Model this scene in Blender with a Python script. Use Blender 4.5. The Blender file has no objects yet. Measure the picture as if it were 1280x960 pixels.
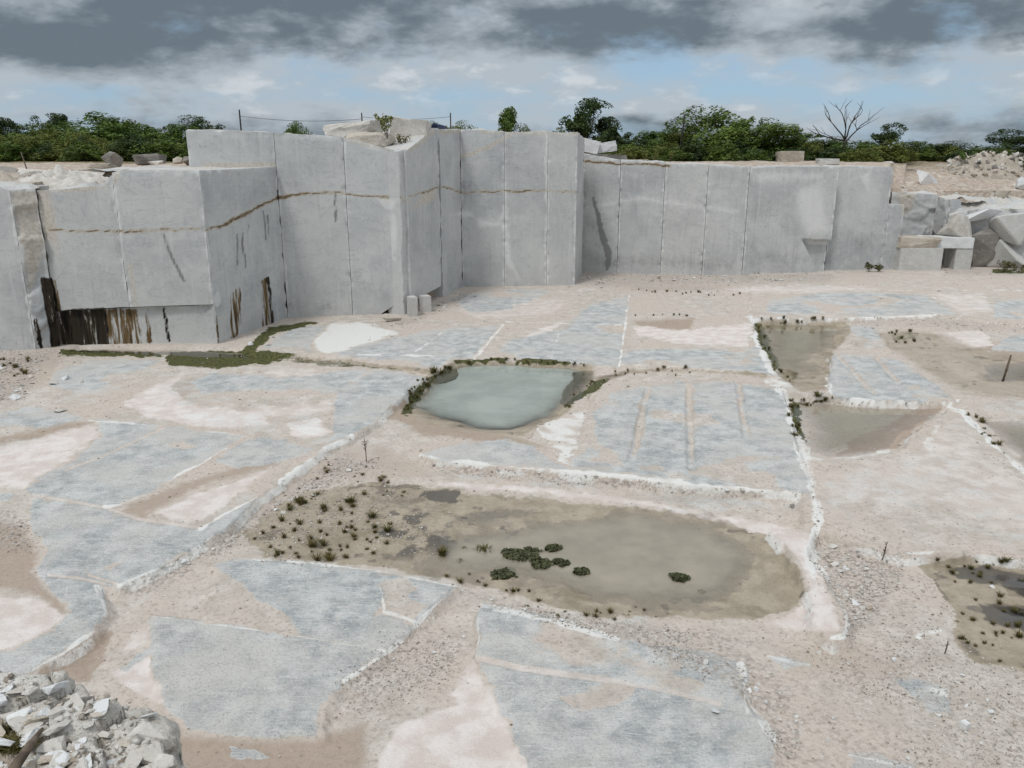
import bpy, bmesh, math, random
import numpy as np
from mathutils import Vector, Matrix
random.seed(7); RNG = np.random.default_rng(7)
R = math.radians
scene = bpy.context.scene
COL = scene.collection

# ------------------------------------------------------------------ camera
F, HOR, CH = 1000.0, 195.0, 7.5            # focal length in px of a 1280 px wide frame, horizon row, eye height
PITCH = math.atan((480 - HOR) / F)
CP, SP = math.cos(PITCH), math.sin(PITCH)
cam_d = bpy.data.cameras.new('camera'); cam = bpy.data.objects.new('camera', cam_d); COL.objects.link(cam)
cam_d.sensor_width = 36; cam_d.lens = 36 * F / 1280; cam_d.clip_end = 6000; cam_d.clip_start = 0.05
cam.location = (0, 0, CH); cam.rotation_euler = (math.pi / 2 - PITCH, 0, 0)
scene.camera = cam

def ray(px, py):
    x = (px - 640) / F; y = (480 - py) / F
    return np.array([x, CP + y * SP, -SP + y * CP])
def gp(px, py, z=0.0):
    d = ray(px, py); t = (z - CH) / d[2]
    return np.array([d[0] * t, d[1] * t, z])
def at(px, py, D):                          # the point of a sight line at depth D (metres along +Y)
    d = ray(px, py); t = D / d[1]
    return np.array([d[0] * t, D, CH + d[2] * t])
def proj(X, Y, Z):
    w = Y * CP - (Z - CH) * SP
    v = Y * SP + (Z - CH) * CP
    return 640 + F * X / w, 480 - F * v / w

# ------------------------------------------------------------------ numpy noise
def _h(ix, iy, s):
    h = (ix * 374761393 + iy * 668265263 + s * 1274126177) & 0xFFFFFFFF
    h = ((h ^ (h >> 13)) * 1274126177) & 0xFFFFFFFF
    return ((h ^ (h >> 16)) & 0xFFFF) / 65535.0
def vnoise(x, y, s=0):
    x = np.asarray(x, float); y = np.asarray(y, float)
    ix = np.floor(x).astype(np.int64); iy = np.floor(y).astype(np.int64)
    fx = x - ix; fy = y - iy
    fx = fx * fx * (3 - 2 * fx); fy = fy * fy * (3 - 2 * fy)
    a = _h(ix, iy, s); b = _h(ix + 1, iy, s); c = _h(ix, iy + 1, s); d = _h(ix + 1, iy + 1, s)
    return (a + (b - a) * fx) * (1 - fy) + (c + (d - c) * fx) * fy
def fbm(x, y, o=4, s=0):
    r = 0; a = 0.5; t = 0
    for i in range(o):
        r = r + a * vnoise(x * 2 ** i, y * 2 ** i, s + i * 17); t += a; a *= 0.5
    return r / t * 2 - 1
def sstep(a, b, x):
    t = np.clip((x - a) / (b - a), 0, 1); return t * t * (3 - 2 * t)
def poly_sd(X, Y, P, margin):
    """signed distance to a polygon, + inside; -margin far away"""
    P = np.asarray(P, float); out = np.full(X.shape, -float(margin))
    x0, y0 = P.min(0) - margin; x1, y1 = P.max(0) + margin
    m = (X > x0) & (X < x1) & (Y > y0) & (Y < y1)
    if not m.any(): return out
    x = X[m]; y = Y[m]; d = np.full(x.shape, 1e18); ins = np.zeros(x.shape, bool)
    n = len(P)
    for i in range(n):
        ax, ay = P[i]; bx, by = P[(i + 1) % n]
        ex, ey = bx - ax, by - ay
        t = np.clip(((x - ax) * ex + (y - ay) * ey) / (ex * ex + ey * ey + 1e-12), 0, 1)
        d = np.minimum(d, (x - ax - t * ex) ** 2 + (y - ay - t * ey) ** 2)
        if ay != by:
            c = ((ay > y) != (by > y)) & (x < (bx - ax) * (y - ay) / (by - ay) + ax)
            ins ^= c
    out[m] = np.sqrt(d) * np.where(ins, 1, -1)
    return out
def line_d(X, Y, P, margin):
    P = np.asarray(P, float); out = np.full(X.shape, float(margin))
    x0, y0 = P.min(0) - margin; x1, y1 = P.max(0) + margin
    m = (X > x0) & (X < x1) & (Y > y0) & (Y < y1)
    if not m.any(): return out
    x = X[m]; y = Y[m]; d = np.full(x.shape, 1e18)
    for i in range(len(P) - 1):
        ax, ay = P[i]; ex, ey = P[i + 1] - P[i]
        t = np.clip(((x - ax) * ex + (y - ay) * ey) / (ex * ex + ey * ey + 1e-12), 0, 1)
        d = np.minimum(d, (x - ax - t * ex) ** 2 + (y - ay - t * ey) ** 2)
    out[m] = np.sqrt(d)
    return out

# ------------------------------------------------------------------ mesh helpers
def tag(o, label=None, cat=None, group=None, kind=None):
    if label: o['label'] = label
    if cat: o['category'] = cat
    if group: o['group'] = group
    if kind: o['kind'] = kind
    return o
def link(name, me, m=None, parent=None):
    o = bpy.data.objects.new(name, me); COL.objects.link(o)
    if m is not None and len(me.materials) == 0: me.materials.append(m)
    if parent is not None: o.parent = parent
    return o
def empty(name, loc=(0, 0, 0), rz=0):
    o = bpy.data.objects.new(name, None); COL.objects.link(o)
    o.location = loc; o.rotation_euler = (0, 0, rz); o.empty_display_size = 0.3
    return o
def np_mesh(name, V, Q, attrs=None, smooth=True):
    """V n x 3, Q m x k faces (k = 3 or 4)"""
    V = np.asarray(V, np.float32); Q = np.asarray(Q, np.int32); k = Q.shape[1]
    me = bpy.data.meshes.new(name)
    me.vertices.add(len(V)); me.vertices.foreach_set('co', V.ravel())
    me.loops.add(Q.size); me.loops.foreach_set('vertex_index', Q.ravel())
    me.polygons.add(len(Q)); me.polygons.foreach_set('loop_start', np.arange(0, Q.size, k, dtype=np.int32))
    if smooth: me.polygons.foreach_set('use_smooth', np.ones(len(Q), bool))
    for an, A in (attrs or {}).items():
        A = np.asarray(A, np.float32)
        if A.ndim == 1:
            a = me.attributes.new(an, 'FLOAT', 'POINT'); a.data.foreach_set('value', A)
        else:
            a = me.attributes.new(an, 'FLOAT_COLOR', 'POINT'); a.data.foreach_set('color', A.ravel())
    me.update(calc_edges=True); me.validate()
    return me
def grid_q(nr, nc, base=0):
    i = np.arange(nr - 1)[:, None] * nc + np.arange(nc - 1)[None, :] + base
    return np.stack([i, i + 1, i + nc + 1, i + nc], -1).reshape(-1, 4)
class MB:
    """collects small polygons of mixed size"""
    def __init__(s): s.v = []; s.f = []
    def tube(s, pts, rad, n=6, cap=True):
        pts = [Vector(p) for p in pts]; base = len(s.v)
        for i, p in enumerate(pts):
            a = pts[max(i - 1, 0)]; b = pts[min(i + 1, len(pts) - 1)]
            d = (b - a).normalized(); u = d.orthogonal().normalized() if abs(d.z) > .99 else d.cross(Vector((0, 0, 1))).normalized()
            w = d.cross(u); r = rad[i] if hasattr(rad, '__len__') else rad
            for k in range(n):
                t = 2 * math.pi * k / n
                s.v.append(p + (u * math.cos(t) + w * math.sin(t)) * r)
        for i in range(len(pts) - 1):
            for k in range(n):
                a = base + i * n + k; b = base + i * n + (k + 1) % n
                s.f.append((a, b, b + n, a + n))
        if cap:
            s.f.append(tuple(base + k for k in range(n))[::-1]); s.f.append(tuple(base + (len(pts) - 1) * n + k for k in range(n)))
    def mesh(s, name, smooth=True):
        me = bpy.data.meshes.new(name); me.from_pydata([tuple(v) for v in s.v], [], s.f)
        if smooth:
            for p in me.polygons: p.use_smooth = True
        return me

# ------------------------------------------------------------------ materials
def s2l(c):
    return tuple((v / 255 / 12.92 if v / 255 <= 0.04045 else ((v / 255 + 0.055) / 1.055) ** 2.4) for v in c) + (1,)
class NT:
    def __init__(s, m):
        s.t = m.node_tree; s.t.nodes.clear()
    def n(s, ty, **k):
        x = s.t.nodes.new(ty)
        for a, v in k.items():
            if a == 'ins':
                for i, w in v.items():
                    if isinstance(w, bpy.types.NodeSocket): s.t.links.new(w, x.inputs[i])
                    else: x.inputs[i].default_value = w
            else: setattr(x, a, v)
        return x
    def l(s, a, b): s.t.links.new(a, b)
    def math(s, op, a, b=0.0, c=0.0, clamp=False):
        return s.n('ShaderNodeMath', operation=op, use_clamp=clamp, ins={0: a, 1: b, 2: c}).outputs[0]
    def mix(s, f, a, b, mode='MIX'):
        x = s.n('ShaderNodeMix', data_type='RGBA', blend_type=mode, clamp_factor=True)
        for i, w in ((0, f), (6, a), (7, b)):
            if isinstance(w, bpy.types.NodeSocket): s.t.links.new(w, x.inputs[i])
            else: x.inputs[i].default_value = w
        return x.outputs[2]
    def noise(s, vec, scale, detail=4, rough=0.55, dist=0.0):
        return s.n('ShaderNodeTexNoise', ins={'Vector': vec, 'Scale': scale, 'Detail': detail, 'Roughness': rough, 'Distortion': dist}).outputs[0]
    def ramp(s, v, a, b, lo=0.0, hi=1.0, smooth=True):
        return s.n('ShaderNodeMapRange', interpolation_type='SMOOTHSTEP' if smooth else 'LINEAR', ins={0: v, 1: a, 2: b, 3: lo, 4: hi}).outputs[0]
    def scale(s, vec, sc, rot=(0, 0, 0)):
        return s.n('ShaderNodeMapping', ins={0: vec, 2: rot, 3: sc}).outputs[0]
    def out(s, sh): 
        o = s.n('ShaderNodeOutputMaterial'); s.l(sh, o.inputs[0])
    def bsdf(s, col, rough=0.8, bump=None, spec=0.3, bstr=0.4, bdist=0.02):
        b = s.n('ShaderNodeBsdfPrincipled', ins={'Base Color': col, 'Roughness': rough, 'Specular IOR Level': spec})
        if bump is not None:
            bb = s.n('ShaderNodeBump', ins={'Strength': bstr, 'Distance': bdist, 'Height': bump}); s.l(bb.outputs[0], b.inputs['Normal'])
        s.out(b.outputs[0]); return b
def newmat(name):
    m = bpy.data.materials.new(name); m.use_nodes = True
    return m, NT(m)

def mat_floor():
    m, t = newmat('quarry_floor')
    P = t.n('ShaderNodeNewGeometry').outputs['Position']
    A = t.n('ShaderNodeAttribute', attribute_name='A'); B = t.n('ShaderNodeAttribute', attribute_name='B')
    sa = t.n('ShaderNodeSeparateColor', ins={0: A.outputs['Color']}); sb = t.n('ShaderNodeSeparateColor', ins={0: B.outputs['Color']})
    stone, silt, mud, white = sa.outputs[0], sa.outputs[1], sa.outputs[2], A.outputs['Alpha']
    grav, moss, dark, brown = sb.outputs[0], sb.outputs[1], sb.outputs[2], B.outputs['Alpha']
    n1 = t.noise(P, 0.35, 5, .6); n2 = t.noise(P, 2.2, 6, .62); n3 = t.noise(P, 11, 5, .65); n4 = t.noise(P, 45, 3, .6)
    # sand
    c = t.mix(t.ramp(n2, .35, .68), s2l((190, 181, 171)), s2l((213, 205, 196)))
    c = t.mix(t.ramp(n1, .42, .62), c, s2l((204, 192, 181)))
    c = t.mix(t.math('MULTIPLY', t.ramp(n3, .48, .7), .7), c, s2l((158, 147, 135)))
    c = t.mix(t.math('MULTIPLY', t.ramp(n4, .56, .7), .5), c, s2l((216, 208, 198)))
    def edge(mask, amp, lo, hi, nz=n3):
        k = t.math('ADD', mask, t.math('MULTIPLY', t.math('SUBTRACT', nz, .5), amp))
        return t.ramp(k, lo, hi)
    mix23 = t.math('ADD', t.math('MULTIPLY', n2, .6), t.math('MULTIPLY', n3, .4))
    vp = t.n('ShaderNodeTexVoronoi', ins={'Vector': P, 'Scale': 7.0, 'Randomness': 1.0}); vps = t.n('ShaderNodeSeparateColor', ins={0: vp.outputs['Color']})
    dot = t.math('MULTIPLY', t.ramp(vp.outputs['Distance'], .2, .12), t.ramp(vps.outputs[0], .55, .6))
    c = t.mix(t.math('MULTIPLY', dot, t.ramp(n2, .4, .6)), c, t.mix(t.ramp(vps.outputs[1], .45, .55), s2l((112, 100, 90)), s2l((226, 222, 216))))  # pebble dots; the dark ones also paint in small stones' shadows
    c = t.mix(t.math('MULTIPLY', t.ramp(t.noise(P, 24, 5, .75), .55, .68), .38), c, s2l((150, 138, 126)))
    mix24 = t.math('ADD', t.math('MULTIPLY', n2, .45), t.math('ADD', t.math('MULTIPLY', n3, .35), t.math('MULTIPLY', n4, .2)))
    # brown damp sand
    c = t.mix(t.math('MULTIPLY', edge(brown, .6, .2, .9, mix23), .8), c, t.mix(t.ramp(n3, .35, .65), s2l((158, 138, 121)), s2l((178, 160, 144))))
    # pale silt
    sc = t.mix(t.ramp(n2, .38, .62), s2l((212, 200, 193)), s2l((228, 220, 215)))
    c = t.mix(edge(silt, .45, .2, .8, mix23), c, sc)
    # stone: mottled blue-grey with saw streaks
    st = t.noise(t.scale(P, (1.2, 9, 1), (0, 0, .25)), 2.6, 5, .65)
    st2 = t.noise(t.scale(P, (10, 1.0, 1), (0, 0, .5)), 2.0, 4, .65)
    gc = t.mix(t.ramp(n2, .33, .66), s2l((156, 160, 161)), s2l((206, 207, 205)))
    gc = t.mix(t.math('MULTIPLY', t.ramp(st, .5, .66), .75), gc, s2l((212, 212, 208)))
    gc = t.mix(t.math('MULTIPLY', t.ramp(t.noise(P, 5.5, 6, .7, .5), .5, .64), .55), gc, s2l((206, 204, 198)))
    gc = t.mix(t.math('MULTIPLY', t.ramp(t.noise(P, 1.1, 6, .7, .8), .5, .36), .32), gc, s2l((150, 158, 162)))
    scr = t.ramp(t.math('ABSOLUTE', t.math('SUBTRACT', t.noise(t.scale(P, (.5, 5, 1), (0, 0, -.35)), .8, 3, .5, 1.5), .5)), 0, .006, 1, 0)
    gc = t.mix(t.math('MULTIPLY', scr, .45), gc, s2l((122, 124, 124)))
    gc = t.mix(t.math('MULTIPLY', t.ramp(t.noise(t.scale(P, (16, 60, 20), (0, 0, .3)), 1.0, 4, .7), .56, .68), .6), gc, s2l((226, 226, 222)))
    gc = t.mix(t.math('MULTIPLY', t.ramp(t.noise(t.scale(P, (14, 50, 20), (0, 0, -.2)), 1.0, 4, .7), .57, .67), .6), gc, s2l((118, 121, 121)))
    gc = t.mix(t.math('MULTIPLY', t.ramp(st2, .6, .72), .35), gc, s2l((140, 144, 145)))
    gc = t.mix(t.math('MULTIPLY', t.ramp(n1, .42, .66), .75), gc, s2l((202, 198, 192)))
    sp = t.noise(P, 26, 4, .7)
    gc = t.mix(t.math('MULTIPLY', t.ramp(sp, .56, .66), .55), gc, s2l((128, 130, 130)))
    gc = t.mix(t.math('MULTIPLY', t.ramp(sp, .42, .34), .6), gc, s2l((222, 222, 218)))
    c = t.mix(edge(stone, 1.5, .36, .64, mix24), c, gc)
    # gravel: chips of light and dark stone
    vo = t.n('ShaderNodeTexVoronoi', ins={'Vector': P, 'Scale': 13.0, 'Randomness': 1.0})
    vs = t.n('ShaderNodeSeparateColor', ins={0: vo.outputs['Color']})
    vg = t.mix(vs.outputs[0], s2l((158, 147, 137)), s2l((210, 204, 198)))
    vg = t.mix(t.math('MULTIPLY', t.ramp(vo.outputs['Distance'], .35, .6), .7), vg, s2l((160, 148, 138)))
    c = t.mix(t.math('MULTIPLY', edge(grav, .8, .3, .8, n2), t.math('MULTIPLY', t.ramp(n3, .38, .6), t.ramp(n2, .36, .56))), c, vg)
    # mud
    mc = t.mix(t.ramp(n2, .35, .65), s2l((156, 144, 126)), s2l((178, 166, 148)))
    mc = t.mix(t.math('MULTIPLY', t.ramp(n3, .52, .7), .5), mc, s2l((134, 122, 104)))
    mc = t.mix(t.math('MULTIPLY', t.ramp(n4, .5, .66), .5), mc, s2l((190, 178, 160)))
    mc = t.mix(t.math('MULTIPLY', t.ramp(t.noise(P, .9, 6, .68, .6), .5, .66), .65), mc, s2l((130, 120, 100)))
    c = t.mix(edge(mud, .8, .2, .8, mix24), c, mc)
    # white crushed edges and powder
    c = t.mix(t.math('MULTIPLY', edge(white, 1.3, .35, .85, mix24), .92), c, t.mix(n3, s2l((218, 217, 212)), s2l((240, 239, 236))))
    # dark wet silt and a painted dark water reflection, algae
    c = t.mix(t.math('MULTIPLY', edge(dark, .6, .3, .8, mix23), .85), c, s2l((88, 84, 80)))
    mo = t.mix(t.ramp(n3, .38, .62), s2l((58, 62, 34)), s2l((98, 98, 58)))
    c = t.mix(edge(moss, .9, .4, .65, mix23), c, mo)
    rg = t.math('SUBTRACT', .9, t.math('MULTIPLY', mud, .35))
    bh = t.math('ADD', t.math('MULTIPLY', n3, .9), t.math('MULTIPLY', n4, .45))
    bh = t.math('ADD', bh, t.math('MULTIPLY', t.math('MULTIPLY', vo.outputs['Distance'], -1.2), grav))
    bh = t.math('ADD', bh, t.math('MULTIPLY', t.math('ADD', st, sp), t.math('MULTIPLY', stone, .5)))
    t.bsdf(c, rg, bh, .25, .75, .05)
    return m

def mat_wall():
    m, t = newmat('sawn_marble')
    P = t.n('ShaderNodeNewGeometry').outputs['Position']
    W = t.n('ShaderNodeAttribute', attribute_name='W'); sw = t.n('ShaderNodeSeparateColor', ins={0: W.outputs['Color']})
    seam, drk, rust, tan = sw.outputs[0], sw.outputs[1], sw.outputs[2], W.outputs['Alpha']
    X = t.n('ShaderNodeAttribute', attribute_name='X'); sx = t.n('ShaderNodeSeparateColor', ins={0: X.outputs['Color']})
    oi = t.n('ShaderNodeObjectInfo').outputs['Random']
    n1 = t.noise(P, 0.45, 5, .6, .6); n2 = t.noise(P, 1.6, 6, .65, .8); n3 = t.noise(P, 9, 5, .65)
    vst = t.noise(t.scale(P, (5, 5, .25)), 1.3, 5, .6)            # rain streaks run down the face
    hst = t.noise(t.scale(P, (.3, .3, 9)), 1.5, 4, .6)            # wire-saw marks
    c = t.mix(t.ramp(n1, .35, .66), s2l((165, 168, 170)), s2l((190, 192, 192)))
    c = t.mix(t.math('MULTIPLY', oi, .6), c, s2l((198, 197, 194)))
    c = t.mix(t.math('MULTIPLY', t.ramp(n2, .5, .68), .3), c, s2l((208, 208, 206)))
    c = t.mix(t.math('MULTIPLY', t.ramp(n2, .47, .33), .3), c, s2l((158, 161, 165)))
    c = t.mix(t.math('MULTIPLY', t.ramp(vst, .55, .72), .45), c, s2l((148, 149, 148)))
    c = t.mix(t.math('MULTIPLY', t.ramp(vst, .42, .3), .4), c, s2l((208, 208, 206)))
    c = t.mix(t.math('MULTIPLY', t.ramp(hst, .55, .7), .22), c, s2l((212, 211, 208)))
    c = t.mix(t.math('MULTIPLY', t.ramp(n3, .6, .72), .18), c, s2l((150, 150, 148)))
    fine = t.noise(t.scale(P, (6, 6, 26)), 1.0, 5, .7)
    c = t.mix(t.math('MULTIPLY', t.ramp(t.noise(P, .22, 3, .5), .4, .62), .45), c, s2l((206, 206, 203)))
    c = t.mix(t.math('MULTIPLY', t.ramp(fine, .54, .68), .25), c, s2l((214, 214, 211)))
    c = t.mix(t.math('MULTIPLY', t.ramp(fine, .44, .32), .22), c, s2l((146, 148, 149)))
    pit = t.noise(t.scale(P, (14, 14, 5)), 1.0, 4, .75)
    c = t.mix(t.math('MULTIPLY', t.math('MULTIPLY', t.ramp(pit, .62, .7), t.ramp(n1, .42, .58)), .6), c, s2l((112, 113, 113)))
    vein = t.ramp(t.math('ABSOLUTE', t.math('SUBTRACT', t.noise(t.scale(P, (1, 1, 1.6), (.4, .3, 0)), .55, 5, .6, 1.2), .5)), 0, .014, 1, 0)
    c = t.mix(t.math('MULTIPLY', vein, .3), c, s2l((136, 136, 142)))
    vst2 = t.noise(t.scale(P, (3.2, 3.2, .3)), 1.6, 6, .68, .4)
    mx3 = t.math('ADD', t.math('MULTIPLY', n3, .45), t.math('MULTIPLY', t.noise(t.scale(P, (2.2, 2.2, .5)), 2.0, 5, .65), .55))
    def k(mask, amp, lo, hi, nz=n3): return t.ramp(t.math('ADD', mask, t.math('MULTIPLY', t.math('SUBTRACT', nz, .5), amp)), lo, hi)
    tc = t.mix(t.ramp(n3, .35, .6), s2l((180, 168, 150)), s2l((206, 198, 186)))
    c = t.mix(t.math('MULTIPLY', k(tan, .7, .2, .95, mx3), .75), c, tc)
    c = t.mix(t.math('MULTIPLY', k(sx.outputs[0], .9, .3, .9, mx3), .55), c, t.mix(n3, s2l((216, 216, 214)), s2l((236, 236, 234))))
    c = t.mix(t.math('MULTIPLY', k(sx.outputs[1], .9, .25, .8, mx3), .8), c, s2l((116, 117, 114)))
    rust = t.math('MULTIPLY', rust, t.ramp(vst2, .62, .42, .35, 1.15))
    drk = t.math('MULTIPLY', drk, t.ramp(vst2, .68, .5, .45, 1.2))
    c = t.mix(k(rust, .8, .3, .8, mx3), c, t.mix(t.ramp(vst2, .5, .66), t.mix(t.ramp(vst2, .34, .5), s2l((58, 48, 34)), s2l((112, 92, 64))), s2l((170, 162, 144))))
    c = t.mix(k(drk, .8, .3, .8, mx3), c, t.mix(t.ramp(vst2, .56, .7), t.mix(t.ramp(vst2, .38, .52), s2l((20, 19, 17)), s2l((50, 42, 33))), s2l((120, 108, 88))))
    c = t.mix(t.math('MULTIPLY', k(seam, .5, .1, .5, mx3), .6), c, s2l((178, 164, 142)))
    c = t.mix(k(seam, .8, .5, .85, mx3), c, t.mix(t.ramp(n3, .4, .6), s2l((92, 80, 62)), s2l((140, 124, 102))))
    bh = t.math('ADD', t.math('MULTIPLY', n3, .5), t.math('ADD', t.math('MULTIPLY', n2, .8), t.math('MULTIPLY', t.noise(P, 40, 3), .18)))
    t.bsdf(c, .85, bh, .25, .5, .03)
    return m

def mat_rock(name, c1, c2, c3, scale=6.0, bstr=.8):
    m, t = newmat(name)
    tc = t.n('ShaderNodeNewGeometry').outputs['Position']
    oi = t.n('ShaderNodeObjectInfo').outputs['Random']
    n1 = t.noise(tc, scale * .25, 4, .6); n2 = t.noise(tc, scale, 6, .68); n3 = t.noise(tc, scale * 5, 4, .65)
    c = t.mix(t.ramp(n1, .38, .64), s2l(c1), s2l(c2))
    c = t.mix(t.math('MULTIPLY', oi, .5), c, s2l(c3))
    c = t.mix(t.math('MULTIPLY', t.ramp(n2, .52, .68), .6), c, s2l(c3))
    c = t.mix(t.math('MULTIPLY', t.ramp(n3, .56, .68), .5), c, s2l(tuple(int(v * .62) for v in c1)))
    bh = t.math('ADD', n2, t.math('MULTIPLY', n3, .35))
    t.bsdf(c, .88, bh, .25, bstr, .25 / scale)
    return m
def mat_leaf(name, c1, c2, c3):
    m, t = newmat(name)
    a = t.n('ShaderNodeAttribute', attribute_name='tone').outputs['Fac']
    oi = t.n('ShaderNodeObjectInfo').outputs['Random']
    c = t.mix(a, s2l(c1), s2l(c2)); c = t.mix(t.math('MULTIPLY', oi, .55), c, s2l(c3))
    d = t.n('ShaderNodeBsdfPrincipled', ins={'Base Color': c, 'Roughness': .55, 'Specular IOR Level': .3})
    tr = t.n('ShaderNodeBsdfTranslucent', ins={0: c}); mx = t.n('ShaderNodeMixShader', ins={0: .22})
    t.l(d.outputs[0], mx.inputs[1]); t.l(tr.outputs[0], mx.inputs[2]); t.out(mx.outputs[0])
    return m
def mat_plain(name, c, rough=.8):
    m, t = newmat(name)
    P = t.n('ShaderNodeTexCoord').outputs['Object']
    n = t.noise(P, 14, 5, .6)
    t.bsdf(t.mix(t.ramp(n, .35, .65), s2l(c), s2l(tuple(int(v * .7) for v in c))), rough, n, .25, .5, .01)
    return m
def mat_water(name, c, k, rough=.04):
    m, t = newmat(name)
    P = t.n('ShaderNodeNewGeometry').outputs['Position']
    dep = t.n('ShaderNodeAttribute', attribute_name='depth').outputs['Fac']
    n = t.noise(P, .8, 4, .6)
    al = t.math('SUBTRACT', 1, t.math('POWER', 2.718, t.math('MULTIPLY', dep, -k)), clamp=True)
    col = t.mix(t.ramp(n, .35, .65), s2l(c), s2l(tuple(int(v * .92) for v in c)))
    b1 = t.n('ShaderNodeBump', ins={'Strength': .12, 'Distance': .01, 'Height': t.noise(P, 5, 3, .5)})
    dif = t.n('ShaderNodeBsdfDiffuse', ins={0: col}); tra = t.n('ShaderNodeBsdfTransparent', ins={0: (1, 1, 1, 1)})
    mx = t.n('ShaderNodeMixShader', ins={0: al}); t.l(tra.outputs[0], mx.inputs[1]); t.l(dif.outputs[0], mx.inputs[2])
    gl = t.n('ShaderNodeBsdfGlossy', ins={'Roughness': rough, 'Color': (1, 1, 1, 1)}); t.l(b1.outputs[0], gl.inputs['Normal'])
    fr = t.n('ShaderNodeFresnel', ins={'IOR': 1.33})
    m2 = t.n('ShaderNodeMixShader', ins={0: fr.outputs[0]}); t.l(mx.outputs[0], m2.inputs[1]); t.l(gl.outputs[0], m2.inputs[2])
    t.out(m2.outputs[0])
    return m

M = dict(
    floor=mat_floor(), wall=mat_wall(),
    rock=mat_rock('pale_stone', (186, 180, 170), (206, 202, 195), (222, 220, 216)),
    tanrock=mat_rock('weathered_stone', (158, 144, 126), (190, 180, 166), (210, 203, 194), 2.2),
    darkrock=mat_rock('lichen_stone', (112, 108, 104), (142, 138, 132), (168, 163, 156), 3.0),
    block=mat_rock('cut_stone', (182, 181, 176), (198, 197, 193), (208, 207, 204), 3.0, .4),
    whiteblock=mat_rock('white_stone', (204, 206, 207), (220, 221, 221), (230, 230, 229), 5.0, .7),
    leaf=mat_leaf('foliage', (56, 74, 30), (116, 136, 58), (74, 102, 40)),
    leaf2=mat_leaf('light_foliage', (74, 86, 38), (134, 138, 66), (98, 112, 50)),
    leaf3=mat_leaf('dark_foliage', (40, 56, 30), (82, 100, 50), (56, 74, 38)),
    bark=mat_plain('bark', (92, 82, 72)), deadwood=mat_plain('dead_wood', (96, 88, 84)),
    pole=mat_plain('dark_pole', (62, 60, 58)), stick=mat_plain('dry_stick', (120, 106, 92)),
    grass=mat_leaf('tuft_grass', (62, 64, 30), (112, 106, 56), (92, 90, 44)),
    blue=mat_plain('blue_sheet', (40, 52, 82), .5),
)
# ------------------------------------------------------------------ the quarry floor
ys = np.concatenate([np.arange(329, 1002, 0.85)])
dcol = [np.array([CP + (480 - y) / F * SP, -SP + (480 - y) / F * CP]) for y in ys]
Dr = np.array([CH * a[0] / -a[1] for a in dcol])[::-1]            # depth rows, near to far
Dr = np.concatenate([[1.5, 3, 5, 6.5, 7.0], Dr[Dr > 7.2], [62, 66, 72]])
tc = np.linspace(-.83, .83, 1180)
ext = np.array([.87, .95, 1.1, 1.4, 2.0, 3.2])
tc = np.concatenate([-ext[::-1], tc, ext])
TX, DY = np.meshgrid(tc, Dr)
GX = TX * DY; GY = DY.copy()
nb = fbm(GX * .12, GY * .12, 3, 1); nm = fbm(GX * .8, GY * .8, 4, 2); nf = fbm(GX * 5, GY * 5, 3, 3)
wx = fbm(GX * 1.1, GY * 1.1, 4, 11) * .17 + fbm(GX * 5, GY * 5, 2, 12) * .03
wy = fbm(GX * 1.1, GY * 1.1, 4, 21) * .17 + fbm(GX * 5, GY * 5, 2, 22) * .03
def wpoly(P, z): return [gp(x, y, z)[:2] for x, y in P]

Z = .05 * nb + .025 * nm + .008 * nf
POOLS = {}
# name: outline px, water level, bowl depth, shore slope, grows from
POOLDEF = [
 ('turquoise', [(508, 508), (540, 470), (565, 453), (620, 450), (690, 452), (742, 456), (738, 474), (722, 496), (698, 520), (640, 540), (590, 537), (540, 524)], -.16, .5, .22),
 ('ditch_left', [(90, 441), (205, 446), (330, 449), (440, 457), (545, 470), (545, 463), (440, 453), (330, 442), (215, 437), (100, 436)], -.13, .2, .5),
 ('ditch_right', [(735, 500), (752, 478), (790, 468), (870, 467), (965, 474), (965, 466), (870, 460), (790, 461), (745, 470)], -.12, .15, .4),
 ('big', [(520, 700), (560, 668), (620, 655), (700, 646), (790, 637), (870, 644), (915, 660), (950, 690), (955, 722), (930, 750), (880, 765), (800, 762), (740, 760), (690, 735), (640, 727), (570, 722)], -.12, .07, .03),
 ('far_right', [(938, 401), (1054, 402), (1058, 413), (1038, 436), (1020, 450), (1010, 470), (990, 478), (968, 458), (952, 428)], -.12, .16, .12),
 ('near_right', [(987, 503), (1037, 500), (1180, 506), (1178, 514), (1150, 529), (1125, 554), (1090, 566), (1045, 571), (1007, 564), (998, 544)], -.12, .16, .2),
 ('edge_far', [(1225, 457), (1300, 452), (1480, 452), (1480, 482), (1235, 476)], -.12, .1, .08),
 ('edge_mid', [(1222, 527), (1280, 527), (1480, 530), (1480, 690), (1285, 584), (1252, 560)], -.14, .2, .2),
 ('dark_a', [(1190, 710), (1230, 707), (1290, 717), (1480, 730), (1480, 800), (1282, 748), (1250, 731), (1200, 724)], -.095, .12, .07),
 ('dark_b', [(1222, 756), (1280, 762), (1480, 800), (1480, 850), (1282, 790), (1237, 777)], -.095, .12, .07),
]
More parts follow.
